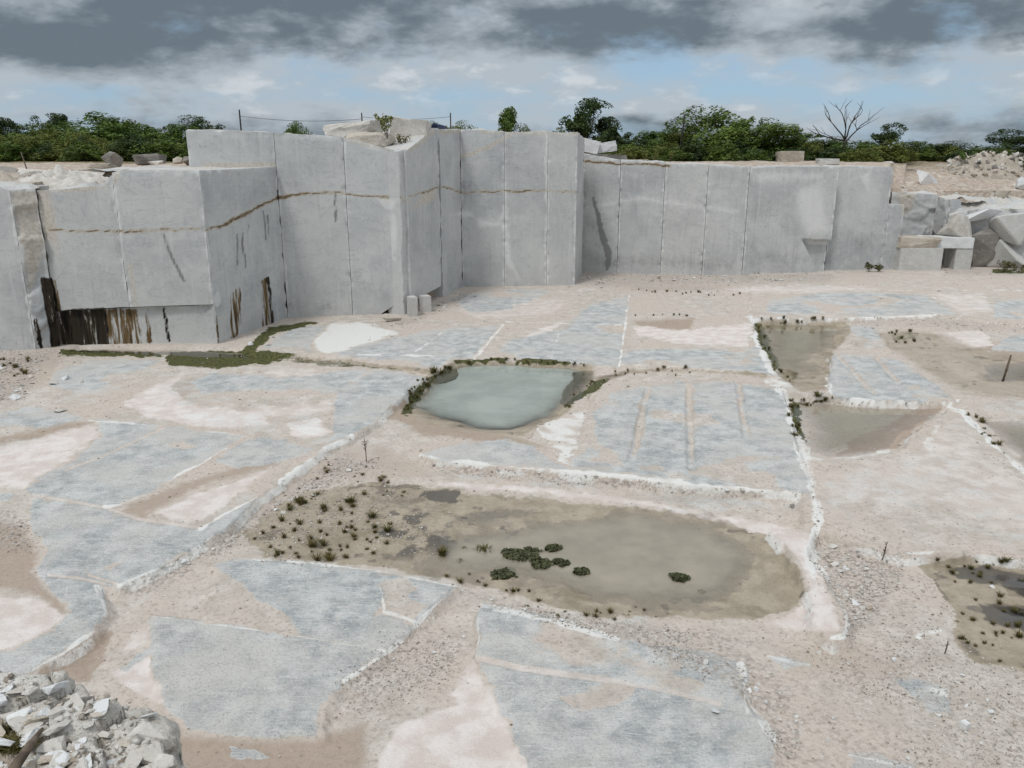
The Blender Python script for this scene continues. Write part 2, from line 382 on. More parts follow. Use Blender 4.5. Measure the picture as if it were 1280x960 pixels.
MUDBOWL = [  # shallow wet bowls round the pools
 ([(300, 668), (340, 640), (390, 612), (470, 602), (560, 612), (650, 622), (760, 632), (860, 642), (910, 655), (955, 668), (975, 690), (1003, 712), (1003, 745), (985, 765), (940, 776), (850, 774), (740, 770), (690, 757), (640, 742), (560, 724), (460, 707), (390, 702), (330, 697)], -.09),
 ([(1150, 704), (1200, 696), (1290, 700), (1480, 720), (1480, 960), (1290, 842), (1222, 829), (1190, 800), (1190, 765), (1172, 735)], -.08),
 ([(937, 400), (1056, 401), (1064, 414), (1045, 437), (1034, 462), (1038, 486), (995, 488), (975, 468), (952, 430)], -.07),
 ([(1105, 412), (1180, 415), (1240, 440), (1480, 450), (1480, 500), (1260, 500), (1200, 490), (1150, 462), (1120, 440)], -.07),
 ([(480, 522), (520, 480), (565, 452), (690, 450), (750, 455), (745, 480), (720, 510), (660, 548), (700, 570), (640, 552), (580, 545), (530, 535)], -.05),
]
for P, zz in MUDBOWL:
    sd = poly_sd(GX + wx, GY + wy, wpoly(P, zz), 2.0)
    Z = Z + (zz + .035 * nm + .012 * nf - Z) * sstep(-.7, .5, sd)
for nme, P, wl, dep, k in POOLDEF:
    sd = poly_sd(GX + wx * 1.3, GY + wy * 1.3, wpoly(P, wl), 3.0)
    rough = .034 * nm + .014 * nf if nme in ('big', 'dark_a', 'dark_b', 'far_right') else .01 * nm
    tgt = wl - dep * sstep(0, 1.4 if dep > .1 else 1.0, sd) + np.maximum(-sd, 0) * k + rough
    Z = np.where(sd > -2.9, np.minimum(Z, tgt), Z)
    POOLS[nme] = (sd, wl)

RAISE = [
 ([(-500, 1000), (-200, 880), (0, 852), (40, 838), (80, 818), (117, 788), (133, 763), (127, 733), (157, 733), (207, 704), (247, 684), (285, 661), (320, 623), (352, 603), (413, 558), (440, 545), (468, 527), (500, 500), (535, 470), (500, 463), (440, 458), (330, 451), (260, 458), (205, 456), (100, 452), (0, 470), (-500, 480)], .17, .16),
 ([(265, 704), (290, 698), (394, 704), (460, 712), (500, 719), (569, 733), (541, 758), (520, 781), (487, 815), (431, 851), (400, 886), (395, 919), (290, 923), (235, 913), (205, 881), (190, 845), (187, 808), (192, 771), (260, 770)], .08, .16),
 ([(600, 756), (640, 761), (700, 774), (775, 800), (900, 822), (925, 838), (940, 882), (965, 920), (975, 1020), (700, 1020), (650, 935), (620, 882), (596, 823)], .06, .16),
 ([(525, 566), (565, 556), (620, 548), (668, 548), (673, 530), (737, 512), (748, 487), (800, 478), (920, 474), (976, 484), (992, 530), (1006, 580), (1016, 614), (1000, 617), (850, 604), (710, 591), (600, 581), (550, 577)], .17, .10),
 ([(1000, 610), (1016, 612), (1026, 650), (1016, 672), (1014, 697), (1031, 716), (1048, 750), (1060, 776), (1059, 795), (1039, 798), (1012, 780), (1012, 735), (985, 690), (960, 664), (1008, 652)], .12, .15),
 ([(310, 438), (330, 441), (417, 445), (473, 454), (540, 465), (548, 460), (575, 451), (640, 450), (737, 456), (760, 456), (850, 460), (935, 467), (972, 471), (955, 435), (938, 398), (955, 365), (960, 300), (300, 300), (300, 420)], .04, .22),
 ([(938, 399), (1060, 399), (1170, 394), (1300, 408), (1500, 412), (1500, 300), (938, 300)], .16, .10),
 ([(1060, 407), (1089, 408), (1107, 425), (1114, 439), (1083, 435), (1066, 425), (1042, 419)], .10, .08),
 ([(1034, 446), (1048, 443), (1095, 446), (1121, 449), (1153, 468), (1194, 500), (1150, 502), (1095, 501), (1042, 497), (1034, 474), (1040, 462)], .12, .10),
 ([(991, 489), (1013, 481), (1037, 486), (1042, 497), (1007, 495)], .10, .08),
 ([(960, 474), (985, 478), (996, 490), (975, 490)], .14, .08),
 ([(1007, 575), (1045, 576), (1095, 570), (1130, 559), (1156, 530), (1184, 511), (1202, 513), (1226, 541), (1282, 590), (1500, 780), (1500, 800), (1280, 697), (1222, 691), (1132, 696), (1050, 672), (1026, 660), (1012, 610)], .14, .14),
]
GR = np.zeros_like(Z)
for P, h, w in RAISE:
    sd = poly_sd(GX + wx, GY + wy, wpoly(P, h), 2.0)
    k = sstep(-w, w * .4, sd)
    Zn = Z + (np.maximum(h + .03 * nb + .012 * nm + .004 * nf, Z) - Z) * k
    GR = np.maximum(GR, k * (1 - k) * 4 * (h > .11))
    Z = Zn
# saw grooves in the middle slab and the islands: real channels
for P, w in (([(810, 486), (790, 573)], 4), ([(861, 486), (864, 586)], 5), ([(922, 477), (934, 547)], 4), ([(1048, 445), (1095, 492)], 4), ([(1096, 447), (1124, 478)], 4)):
    Pw = [gp(x, y, .17)[:2] for x, y in P]
    d = line_d(GX + wx * .25, GY + wy * .25, Pw, 1.0)
    Z = Z - .07 * sstep(.16, .05, d)

# ---- what lies on the surface, traced on the modelled relief
PX, PY = proj(GX, np.maximum(GY, 1.0), Z)
mpx = F / np.maximum(GY, 4)                                     # px per metre across
amp = np.clip(mpx * .16, 2, 9)
qx = fbm(GX * 1.6, GY * 1.6, 4, 31) * amp + fbm(GX * 7, GY * 7, 3, 32) * amp * .6
qy = (fbm(GX * 1.6, GY * 1.6, 4, 41) * amp + fbm(GX * 7, GY * 7, 3, 42) * amp * .6) * .55
QX = PX + qx; QY = PY + qy
ch = {k: np.zeros_like(Z) for k in ('stone', 'silt', 'mud', 'white', 'grav', 'moss', 'dark', 'brown')}
def paint(k, P, soft=3, s=1.0, erase=False):
    sd = poly_sd(QX, QY * 1.0, P, soft * 2 + 2)
    v = sstep(-soft, soft, sd) * s
    ch[k] = ch[k] * (1 - v) if erase else np.maximum(ch[k], v)
NW = sstep(.15, .9, vnoise(GX * 1.1, GY * 1.1, 5) * .65 + vnoise(GX * 4, GY * 4, 6) * .35); NS = .55 + .5 * sstep(.2, .6, vnoise(GX * 2.2, GY * 2.2, 7))
def stroke(k, P, w, s=1.0, soft=None, warp=.35):
    soft = soft or max(1.2, w * .6)
    d = line_d(PX + qx * warp, PY + qy * warp, P, w * 1.7 + soft + 3)
    wl_ = w * (.25 + 1.35 * NW)
    v = sstep(0, 1, (wl_ + soft - d) / (2 * soft)) * s * NS
    ch[k] = np.maximum(ch[k], v)

# exposed grey stone
ST = [
 [(89, 454), (117, 450), (190, 450), (203, 451), (173, 464), (119, 488), (89, 489), (60, 481), (68, 465)],
 [(233, 479), (268, 466), (330, 470), (350, 474), (340, 484), (300, 490), (255, 491)],
 [(316, 500), (350, 484), (392, 489), (398, 507), (340, 508)],
 [(418, 492), (470, 460), (537, 471), (520, 490), (496, 505), (470, 526), (440, 545), (412, 551), (420, 520)],
 [(330, 488), (360, 470), (430, 464), (460, 462), (430, 490), (390, 492)],
 [(34, 610), (54, 592), (114, 560), (127, 546), (125, 530), (114, 523), (190, 530), (206, 533), (306, 544), (285, 557), (244, 582), (152, 631), (130, 635), (41, 620)],
 [(-300, 545), (-20, 526), (33, 510), (68, 514), (108, 522), (81, 530), (54, 535), (22, 533), (-20, 531)],
 [(262, 576), (306, 551), (330, 547), (380, 552), (413, 551), (385, 566), (330, 584), (298, 587)],
 [(43, 622), (80, 628), (130, 634), (143, 644), (173, 650), (252, 660), (290, 641), (322, 622), (285, 660), (247, 684), (207, 704), (157, 733), (127, 732), (133, 763), (117, 788), (80, 818), (40, 838), (-60, 870), (-60, 830), (20, 815), (67, 790), (88, 760), (67, 740), (50, 717), (60, 683), (37, 663)],
 [(-60, 632), (0, 618), (20, 618), (10, 628)],
 [(265, 705), (290, 698), (394, 704), (460, 712), (569, 733), (541, 757), (520, 781), (487, 815), (378, 794), (356, 769), (319, 747), (300, 725)],
 [(192, 769), (240, 775), (378, 795), (487, 815), (431, 850), (400, 885), (392, 919), (290, 922), (235, 912), (205, 881), (192, 845), (187, 807)],
 [(150, 838), (187, 805), (196, 800), (190, 815), (160, 838)],
 [(600, 756), (640, 761), (700, 774), (775, 800), (880, 815), (930, 832), (938, 880), (962, 918), (975, 1020), (690, 1020), (640, 920), (615, 870), (598, 823)],
 [(525, 568), (565, 556), (620, 549), (668, 556), (708, 588), (690, 588), (600, 580), (548, 578)],
 [(712, 586), (724, 552), (744, 514), (763, 492), (800, 484), (857, 479), (915, 476), (975, 486), (992, 530), (1006, 580), (1014, 616), (850, 603), (760, 593)],
 [(417, 442), (528, 413), (629, 406), (593, 448), (566, 447), (549, 459), (473, 452)],
 [(327, 435), (365, 410), (408, 405), (390, 425), (385, 442), (335, 440)],
 [(623, 439), (638, 425), (705, 410), (740, 378), (787, 368), (774, 457), (658, 454), (644, 445)],
 [(775, 456), (778, 440), (830, 436), (938, 437), (947, 424), (970, 470), (920, 462), (850, 458), (830, 450)],
 [(560, 372), (640, 362), (690, 362), (650, 385), (590, 392)],
 [(960, 392), (960, 376), (1030, 366), (1107, 366), (1160, 371), (1196, 394), (1170, 393), (1060, 396)],
 [(1244, 379), (1280, 373), (1480, 370), (1480, 405), (1280, 400), (1242, 397)],
 [(1235, 440), (1260, 420), (1480, 418), (1480, 440), (1330, 440)],
 [(1060, 407), (1089, 408), (1107, 425), (1114, 439), (1083, 435), (1066, 425), (1042, 419)],
 [(1034, 446), (1048, 443), (1095, 446), (1121, 449), (1153, 468), (1194, 500), (1150, 502), (1095, 501), (1042, 497), (1034, 474), (1040, 462)],
 [(1110, 851), (1150, 850), (1185, 862), (1185, 890), (1162, 889)], [(1061, 941), (1100, 944), (1147, 957), (1140, 990), (1080, 990)],
 [(280, 935), (320, 938), (335, 946), (285, 950)], [(958, 820), (990, 820), (1015, 832), (985, 836)],
]
for P in ST: paint('stone', P, 5.0)
paint('stone', [(1030, 590), (1110, 575), (1190, 560), (1260, 620), (1480, 740), (1200, 680), (1060, 660), (1020, 630)], 14, .42)
paint('stone', [(545, 590), (700, 596), (850, 612), (1000, 628), (1010, 640), (900, 640), (760, 622), (600, 604)], 5, .5)
# sand lying on the stone
for P in [[(474, 725), (503, 722), (518, 735), (500, 747), (531, 758), (515, 781), (494, 775), (470, 766), (478, 742)],
          [(118, 712), (140, 700), (150, 702), (135, 712)], [(205, 555), (230, 551), (250, 556), (230, 562)],
          [(810, 482), (813, 482), (800, 555), (788, 574), (795, 520)], [(857, 480), (868, 480), (869, 545), (864, 588), (861, 545)], [(919, 474), (926, 474), (931, 520), (936, 548), (925, 520)],
          [(735, 510), (742, 512), (745, 545), (780, 583), (760, 580), (735, 556), (712, 580), (722, 545)],
          [(690, 872), (760, 850), (800, 858), (775, 880), (720, 888)], [(830, 845), (885, 850), (870, 866), (820, 858)], [(600, 880), (640, 905), (640, 930)],
          [(1046, 443), (1050, 443), (1098, 492), (1092, 494)], [(1094, 446), (1099, 446), (1126, 477), (1122, 479)],
          [(1064, 424), (1110, 427), (1112, 431), (1066, 429)], [(640, 380), (700, 372), (690, 405), (640, 418)]]:
    paint('stone', P, 2, 1, True)
for P, w in (([(206, 534), (127, 571), (81, 588)], 1.0), ([(110, 719), (150, 731)], 1.5), ([(60, 719), (100, 723), (130, 730)], 1.5), ([(600, 823), (650, 835), (700, 842), (760, 850)], 4), ([(760, 850), (830, 862), (900, 880)], 3), ([(41, 619), (90, 627), (130, 635)], 1.5), ([(592, 448), (629, 406)], 2), ([(130, 634), (170, 648), (250, 660)], 2)):
    d = line_d(PX, PY, P, w + 4); v = sstep(w + 1.5, max(w - 1, 0), d); ch['stone'] *= 1 - v; ch['silt'] = np.maximum(ch['silt'], v * .5)
drift = sstep(.12, .55, fbm(GX * .45, GY * .45, 4, 101)) * .75 + sstep(.2, .5, fbm(GX * 1.7, GY * 1.7, 4, 102)) * .3
ch['stone'] *= 1 - np.clip(drift, 0, .85)
ch['stone'] = np.maximum(ch['stone'], .42 * sstep(.15, .5, fbm(GX * .5, GY * .5, 4, 103)) * (ch['mud'] < .2) * (GY > 6))
# pale silt
SI = [([(-300, 600), (0, 560), (60, 545), (112, 532), (123, 536), (112, 556), (54, 590), (32, 610), (-300, 620)], 8, .95),
      ([(-300, 750), (0, 745), (40, 748), (78, 765), (60, 790), (15, 812), (-300, 830)], 8, 1),
      ([(155, 503), (200, 480), (232, 462), (215, 485), (235, 505), (325, 515), (335, 533), (240, 533), (180, 522)], 6, 1),
      ([(356, 530), (395, 523), (414, 538), (382, 547), (362, 543)], 4, 1),
      ([(195, 640), (250, 618), (300, 600), (335, 590), (300, 618), (255, 650), (215, 650)], 6, .9),
      ([(595, 825), (600, 850), (618, 882), (650, 935), (700, 1020), (455, 1020), (470, 945), (500, 905), (575, 880)], 8, .95),
      ([(560, 870), (593, 828), (600, 850), (615, 880), (600, 900)], 8, 1),
      ([(787, 407), (850, 413), (940, 404), (935, 434), (850, 430), (800, 420)], 4, .95),
      ([(140, 840), (185, 822), (192, 845), (205, 878), (190, 880), (150, 856)], 5, .8),
      ([(160, 795), (190, 778), (188, 800), (150, 825)], 8, .6),
      ([(1010, 668), (1022, 700), (1050, 790), (1010, 790), (950, 782), (985, 772), (1008, 745), (1006, 705), (985, 680), (960, 664), (990, 662)], 6, .9),
      ([(545, 600), (700, 612), (860, 634), (990, 660), (980, 690), (900, 648), (760, 628), (620, 614), (545, 608)], 4, .7),
      ([(1165, 415), (1230, 414), (1245, 432), (1195, 436)], 3, .9), ([(1170, 453), (1205, 455), (1228, 475), (1200, 470)], 3, .9),
      ([(1240, 570), (1200, 520), (1160, 540), (1130, 565), (1060, 580), (1020, 590), (1040, 640), (1160, 640), (1300, 680), (1480, 760)], 25, .5),
      ([(645, 430), (660, 415), (705, 402), (690, 414)], 3, .8), ([(850, 366), (930, 356), (1080, 356), (1110, 363), (1000, 368)], 5, .6),
      ([(1200, 392), (1160, 366), (1230, 366), (1245, 392)], 5, .6), ([(560, 385), (640, 372), (720, 372), (690, 395), (600, 402)], 6, .5),
      ([(1020, 700), (1100, 720), (1140, 745), (1100, 760), (1050, 730)], 14, .35), ([(280, 470), (350, 455), (470, 465), (420, 480), (350, 492)], 8, .5),
      ([(300, 510), (420, 500), (415, 520), (330, 522)], 5, .6)]
for P, so, s in SI: paint('silt', P, so, s)
# brown damp sand
BR = [([(-300, 560), (0, 545), (75, 530), (120, 528), (110, 535), (40, 548), (-10, 560), (-300, 590)], 6, .9),
      ([(-300, 690), (-20, 640), (30, 660), (50, 690), (45, 715), (60, 735), (85, 760), (72, 765), (40, 742), (-20, 735), (-300, 745)], 8, .8),
      ([(145, 640), (200, 612), (300, 583), (385, 560), (330, 590), (250, 610), (190, 640), (180, 650)], 6, .75),
      ([(50, 840), (118, 792), (140, 790), (130, 830), (110, 855), (60, 850)], 6, 1.0),
      ([(790, 401), (871, 397), (862, 412), (833, 416), (800, 410)], 5, 1.0),
      ([(195, 880), (230, 915), (290, 925), (390, 922), (460, 900), (450, 960), (380, 1020), (220, 1020), (215, 930)], 12, .8),
      ([(480, 520), (500, 500), (530, 480), (520, 510), (560, 530), (640, 545), (690, 560), (600, 552), (530, 545)], 6, .9),
      ([(420, 560), (470, 552), (520, 575), (560, 600), (460, 600), (380, 612), (330, 650), (320, 640), (350, 606)], 8, .5),
      ([(960, 800), (1080, 800), (1150, 830), (1100, 860), (1050, 850), (980, 850)], 25, .5), ([(200, 480), (260, 468), (240, 490), (225, 500)], 6, .6),
      ([(1110, 410), (1190, 430), (1260, 470), (1300, 500), (1480, 520), (1480, 440), (1300, 440), (1200, 415)], 10, .75),
      ([(1140, 510), (1180, 506), (1150, 535), (1120, 560), (1050, 573), (1060, 550), (1110, 530)], 5, .9),
      ([(1030, 403), (1056, 402), (1060, 413), (1040, 440), (1030, 470), (1036, 490), (1000, 490), (1010, 450)], 4, .9),
      ([(720, 352), (900, 352), (1040, 350), (950, 362), (800, 368)], 8, .45), ([(0, 440), (90, 440), (60, 480), (20, 500), (-100, 520), (-100, 450)], 10, .5)]
for P, so, s in BR: paint('brown', P, so, s)
for P, zz in MUDBOWL[:3]: paint('mud', P, 5, 1.0)
paint('mud', [(505, 520), (525, 485), (565, 453), (690, 451), (744, 456), (740, 480), (715, 512), (655, 546), (600, 542), (540, 530)], 4, .85)
paint('mud', MUDBOWL[3][0], 7, .6); paint('mud', MUDBOWL[4][0], 6, .45)
paint('mud', [(735, 505), (752, 478), (790, 466), (870, 464), (965, 473), (960, 467), (870, 461), (790, 461), (745, 472)], 3, .9)
paint('mud', [(310, 445), (440, 455), (548, 470), (548, 462), (440, 451), (310, 440)], 3, .9)
paint('mud', [(1090, 415), (1130, 412), (1180, 420), (1230, 460), (1220, 480), (1160, 455), (1115, 440)], 6, .6)
# gravel and broken chips
GV = [([(-100, 440), (75, 436), (50, 460), (30, 500), (-100, 520)], 8, .9), ([(718, 340), (1040, 342), (1040, 352), (720, 358)], 4, .9), ([(500, 398), (550, 375), (600, 360), (570, 380), (520, 405), (470, 408)], 5, .9),
      ([(780, 356), (900, 358), (940, 366), (800, 364)], 4, .7), ([(1180, 336), (1480, 340), (1480, 346), (1180, 344)], 3, .8),
      ([(1016, 672), (1050, 680), (1140, 690), (1130, 720), (1090, 780), (1060, 800), (1056, 770), (1031, 716), (1016, 697)], 9, 1.0),
      ([(780, 795), (900, 800), (960, 830), (1010, 870), (1000, 960), (965, 960), (950, 890), (900, 850), (820, 820)], 12, .9),
      ([(200, 706), (250, 686), (330, 640), (380, 600), (420, 570), (480, 580), (400, 612), (330, 660), (260, 700), (180, 750), (150, 740)], 9, .9),
      ([(530, 580), (710, 596), (900, 612), (1000, 624), (900, 622), (700, 606), (560, 594)], 4, .8), ([(560, 728), (610, 745), (700, 768), (860, 790), (960, 800), (900, 810), (780, 800), (620, 760)], 6, .9),
      ([(420, 850), (500, 790), (590, 770), (590, 830), (500, 880), (440, 900)], 20, .6), ([(1020, 690), (1160, 720), (1190, 820), (1300, 850), (1480, 960), (1300, 1020), (980, 1020), (1000, 830), (1100, 790)], 45, .5),
      ([(940, 400), (1170, 396), (1300, 408), (1300, 416), (1100, 408)], 4, .7), ([(-100, 640), (20, 630), (36, 660), (40, 690), (-100, 690)], 10, .7)]
for P, so, s in GV: paint('grav', P, so, s)
paint('grav', [(305, 665), (390, 612), (480, 600), (560, 640), (520, 700), (340, 702)], 20, .6)
ch['dark'] = np.maximum(ch['dark'], .75 * sstep(-10, 20, poly_sd(PX, PY, [(330, 680), (400, 630), (560, 620), (700, 660), (690, 730), (560, 715), (430, 700)], 30)) * sstep(.05, .45, fbm(GX * 1.9, GY * 1.9, 4, 111)))
ch['dark'] = np.maximum(ch['dark'], .6 * (ch['mud'] > .5) * sstep(.2, .5, fbm(GX * 2.6, GY * 2.6, 4, 112)))
paint('dark', [(1188, 710), (1230, 706), (1290, 716), (1480, 730), (1480, 800), (1282, 749), (1250, 732), (1200, 725)], 5, 1.0)
paint('dark', [(1220, 756), (1280, 761), (1480, 800), (1480, 850), (1282, 792), (1237, 778)], 5, 1.0)
# white crushed edges, powder, saw lines
paint('white', [(389, 430), (414, 404), (452, 403), (500, 416), (452, 432), (408, 443)], 7, 1.15)
paint('white', [(673, 530), (737, 512), (722, 544), (711, 584), (692, 558), (674, 543)], 3, .75)
paint('white', [(205, 515), (300, 512), (325, 520), (330, 532), (240, 530)], 8, .6); paint('white', [(360, 532), (398, 526), (408, 538), (380, 546)], 5, .7)
WL = [([(306, 545), (285, 558), (244, 583), (152, 631), (130, 634)], 1.6, 1), ([(352, 603), (413, 558), (440, 546)], 3.5, 1), ([(250, 661), (287, 640), (321, 622)], 2.5, 1), ([(150, 733), (207, 704), (247, 684), (268, 668)], 1.8, .8),
      ([(120, 735), (133, 765), (117, 788), (80, 818), (40, 838)], 3.2, .8), ([(110, 526), (200, 532), (306, 544)], 1, .7), ([(192, 770), (300, 785), (378, 796), (487, 815)], 1.3, .9), ([(569, 735), (541, 758), (520, 781), (487, 815), (431, 851)], 2.5, .9),
      ([(265, 703), (290, 698), (394, 704), (460, 712), (569, 733)], 1.6, .8), ([(600, 756), (640, 763), (700, 778), (770, 800)], 4, .8), ([(600, 760), (596, 823)], 1.5, .7), ([(925, 832), (940, 882), (965, 920), (967, 980)], 4, .9),
      ([(526, 569), (560, 577), (600, 581), (710, 591), (850, 604), (1000, 618)], 3, 1), ([(740, 592), (850, 601)], 3, .8), ([(976, 486), (992, 530), (1006, 580), (1016, 614), (1024, 650)], 6, 1), ([(1024, 650), (1015, 672), (1014, 697), (1031, 716), (1048, 750), (1060, 776), (1058, 795), (1038, 798)], 3.5, 1), ([(1012, 690), (1020, 730), (1010, 770)], 7, .75),
      ([(417, 443), (500, 444), (568, 445)], 1, .9), ([(552, 416), (519, 440)], 1, .8), ([(629, 406), (593, 449), (560, 462)], 1.8, .9), ([(632, 402), (700, 404), (776, 406)], 1, .9), ([(699, 416), (686, 454)], 1, .8), ([(727, 402), (722, 454)], .8, .5), ([(787, 368), (774, 457)], 1.4, .9),
      ([(938, 398), (947, 424), (962, 456), (972, 472)], 5, 1), ([(775, 456), (850, 459), (930, 466)], 1.5, .6), ([(960, 474), (985, 480), (996, 492)], 5, .9), ([(1040, 497), (1100, 501), (1180, 504), (1198, 500)], 2.2, 1), ([(1034, 474), (1040, 497)], 2.5, .9), ([(1182, 508), (1202, 514), (1226, 541), (1282, 590), (1400, 690)], 3, 1),
      ([(938, 399), (1000, 399), (1060, 399), (1110, 396), (1170, 394)], 1.6, .9), ([(1092, 363), (1300, 363)], .8, .8), ([(1159, 366), (1203, 396)], .9, .9), ([(1160, 556), (1182, 512)], 5, .6), ([(1007, 574), (1060, 573), (1110, 565)], 3, .6),
      ([(323, 700), (340, 700)], 1, .6), ([(475, 735), (480, 765), (520, 778)], 2.5, .7), ([(930, 855), (935, 890)], 4, .8), ([(960, 820), (1012, 832)], 3, .6), ([(600, 582), (640, 590), (700, 592)], 3, .5), ([(1120, 855), (1180, 868)], 5, .7), ([(1150, 795), (1175, 788)], 4, .8), ([(1062, 944), (1140, 960)], 3, .7), ([(330, 490), (400, 500)], 1, .5), ([(394, 515), (480, 470)], 1, .5),
      ([(1135, 692), (1165, 690)], 2.5, .7), ([(640, 380), (700, 366), (740, 362)], 5, .5), ([(215, 660), (203, 690)], 2, .4), ([(108, 665), (130, 700)], 8, .35), ([(1010, 560), (1018, 600), (1028, 640)], 2, .7)]
for P, w, s in WL: stroke('white', P, w, s)
ch['white'] = np.maximum(ch['white'], .72 * sstep(0, .7, GR) * sstep(.2, .6, vnoise(GX * 1.3, GY * 1.3, 77)))
# swirls on the white patch
d = np.sin(line_d(QX, QY, [(675, 530), (735, 514)], 90) * .9); m = poly_sd(PX, PY, [(673, 530), (737, 512), (722, 544), (711, 584), (692, 558), (674, 543)], 5) > 0
ch['white'] = np.where(m, ch['white'] * np.clip(.45 + 1.1 * vnoise(GX * 2.2 + GY, GY * 2.2, 8), 0, 1), ch['white'])
# algae and moss
MO = [([(75, 437), (200, 441), (205, 447), (110, 446), (70, 444)], 4, .95), ([(205, 452), (215, 440), (330, 438), (375, 444), (330, 456), (270, 460), (215, 458)], 4, 1.0), ([(300, 440), (335, 410), (390, 400), (400, 404), (345, 416), (318, 440)], 4, 1), ([(330, 441), (440, 452), (520, 462), (500, 465), (400, 458), (330, 450)], 4, .55),
      ([(498, 520), (515, 490), (560, 458), (572, 456), (545, 475), (520, 505), (510, 522)], 4, .9), ([(565, 451), (620, 448), (690, 450), (735, 455), (690, 456), (620, 453), (570, 457)], 2.5, .9), ([(705, 508), (740, 478), (764, 472), (750, 486), (720, 505), (708, 512)], 3, .8), ([(938, 402), (952, 405), (975, 455), (970, 465), (950, 430)], 3, .8), ([(940, 402), (1040, 402), (1030, 408), (950, 408)], 2, .6), ([(986, 503), (1000, 505), (1006, 555), (996, 545)], 3, .8), ([(990, 500), (1100, 502), (1100, 506), (990, 506)], 2, .6), ([(968, 462), (1000, 462), (998, 480), (975, 478)], 4, .5),
      ([(615, 700), (640, 686), (665, 686), (685, 695), (680, 712), (660, 710), (655, 700), (630, 704)], 4, .75), ([(612, 716), (632, 708), (645, 716), (635, 728), (615, 726)], 3, .75), ([(678, 684), (700, 680), (706, 688), (690, 692)], 3, .7), ([(690, 700), (712, 700), (705, 708)], 3, .7), ([(715, 712), (738, 710), (735, 718), (720, 720)], 3, .6), ([(836, 718), (850, 714), (862, 722), (856, 730)], 3, .7), ([(540, 690), (560, 680), (580, 685), (560, 700)], 5, .6), ([(470, 690), (540, 650), (580, 655), (560, 690), (500, 700)], 12, .3),
      ([(1105, 413), (1150, 412), (1155, 422), (1120, 432)], 5, .5), ([(-20, 450), (50, 455), (20, 475), (-20, 470)], 5, .4), ([(1240, 336), (1480, 338), (1480, 343), (1240, 342)], 2, .8), ([(400, 700), (470, 668), (520, 670), (500, 700)], 14, .25)]
for P, so, s in MO: paint('moss', P, so, s)
for P, so, s in [([(520, 620), (540, 612), (578, 614), (572, 626), (540, 630)], 4, .9), ([(430, 612), (480, 622), (540, 616), (530, 632), (470, 636)], 7, .5), ([(560, 640), (640, 634), (700, 640), (640, 652), (570, 656)], 6, .55), ([(800, 742), (850, 730), (900, 742), (850, 750)], 6, .4), ([(60, 842), (90, 825), (130, 815), (110, 850)], 6, .4), ([(440, 680), (600, 660), (610, 700), (520, 705)], 10, .3), ([(330, 446), (440, 453), (540, 466), (500, 464), (400, 457)], 3, .5), ([(260, 450), (330, 446), (330, 455), (262, 458)], 3, .7)]:
    paint('dark', P, so, s)  # first patch paints a dark bluish water reflection into the mud colour
# under the near frame edge and the sides everything fades to sand
A = np.stack([ch['stone'], ch['silt'], ch['mud'], np.minimum(ch['white'], 1)], -1).reshape(-1, 4)
B = np.stack([ch['grav'], ch['moss'], ch['dark'], ch['brown']], -1).reshape(-1, 4)
V = np.stack([GX, GY, Z], -1).reshape(-1, 3)
NRW, NCL = Z.shape
me = np_mesh('quarry_floor', V, grid_q(NRW, NCL), {'A': A, 'B': B})
tag(link('quarry_floor', me, M['floor']), kind='structure')
def gz(x, y):
    j = np.clip(np.searchsorted(Dr, y), 0, NRW - 1); i = np.clip(np.searchsorted(tc, x / max(y, .1)), 0, NCL - 1)
    return float(Z[j, i])
_Dm = np.geomspace(5.5, 71, 900)
def on_floor(px, py):
    """where the sight line through a pixel first meets the modelled floor"""
    d = ray(px, py); t = _Dm / d[1]; x = d[0] * t; z = CH + d[2] * t
    jj = np.clip(np.searchsorted(Dr, _Dm), 0, NRW - 1); ii = np.clip(np.searchsorted(tc, x / _Dm), 0, NCL - 1)
    g = Z[jj, ii]; k = np.argmax(z < g) if (z < g).any() else len(_Dm) - 1
    return np.array([x[k], _Dm[k], g[k]])

# ---- water
WM = dict(turquoise=mat_water('turbid_water', (168, 176, 169), 6), big=mat_water('milky_water', (170, 161, 144), 26, .05), dark=mat_water('slate_water', (98, 98, 100), 14, .05), ditch=mat_water('ditch_water', (84, 84, 66), 8), clear=mat_water('shallow_water', (158, 150, 126), 4.5))
WK = dict(turquoise='turquoise', big='big', dark_a='dark', dark_b='dark', ditch_left='ditch', ditch_right='ditch', far_right='clear', near_right='clear', edge_far='clear', edge_mid='clear')
gq = grid_q(NRW, NCL)
for nme, (sd, wl) in POOLS.items():
    wet = ((Z < wl) & (sd > -.8)).ravel()
    q = gq[wet[gq].any(1)]
    if len(q) == 0: continue
    u, inv = np.unique(q.ravel(), return_inverse=True)
    Vw = V[u].copy(); Vw[:, 2] = wl
    me = np_mesh('water', Vw, inv.reshape(-1, 4), {'depth': np.maximum(wl - V[u][:, 2], 0)})
    tag(link('water', me, WM[WK[nme]]), kind='structure')
# ------------------------------------------------------------------ quarry benches: sawn rock faces
def interp_px(P, x):
    P = np.asarray(P, float); return np.interp(x, P[:, 0], P[:, 1])
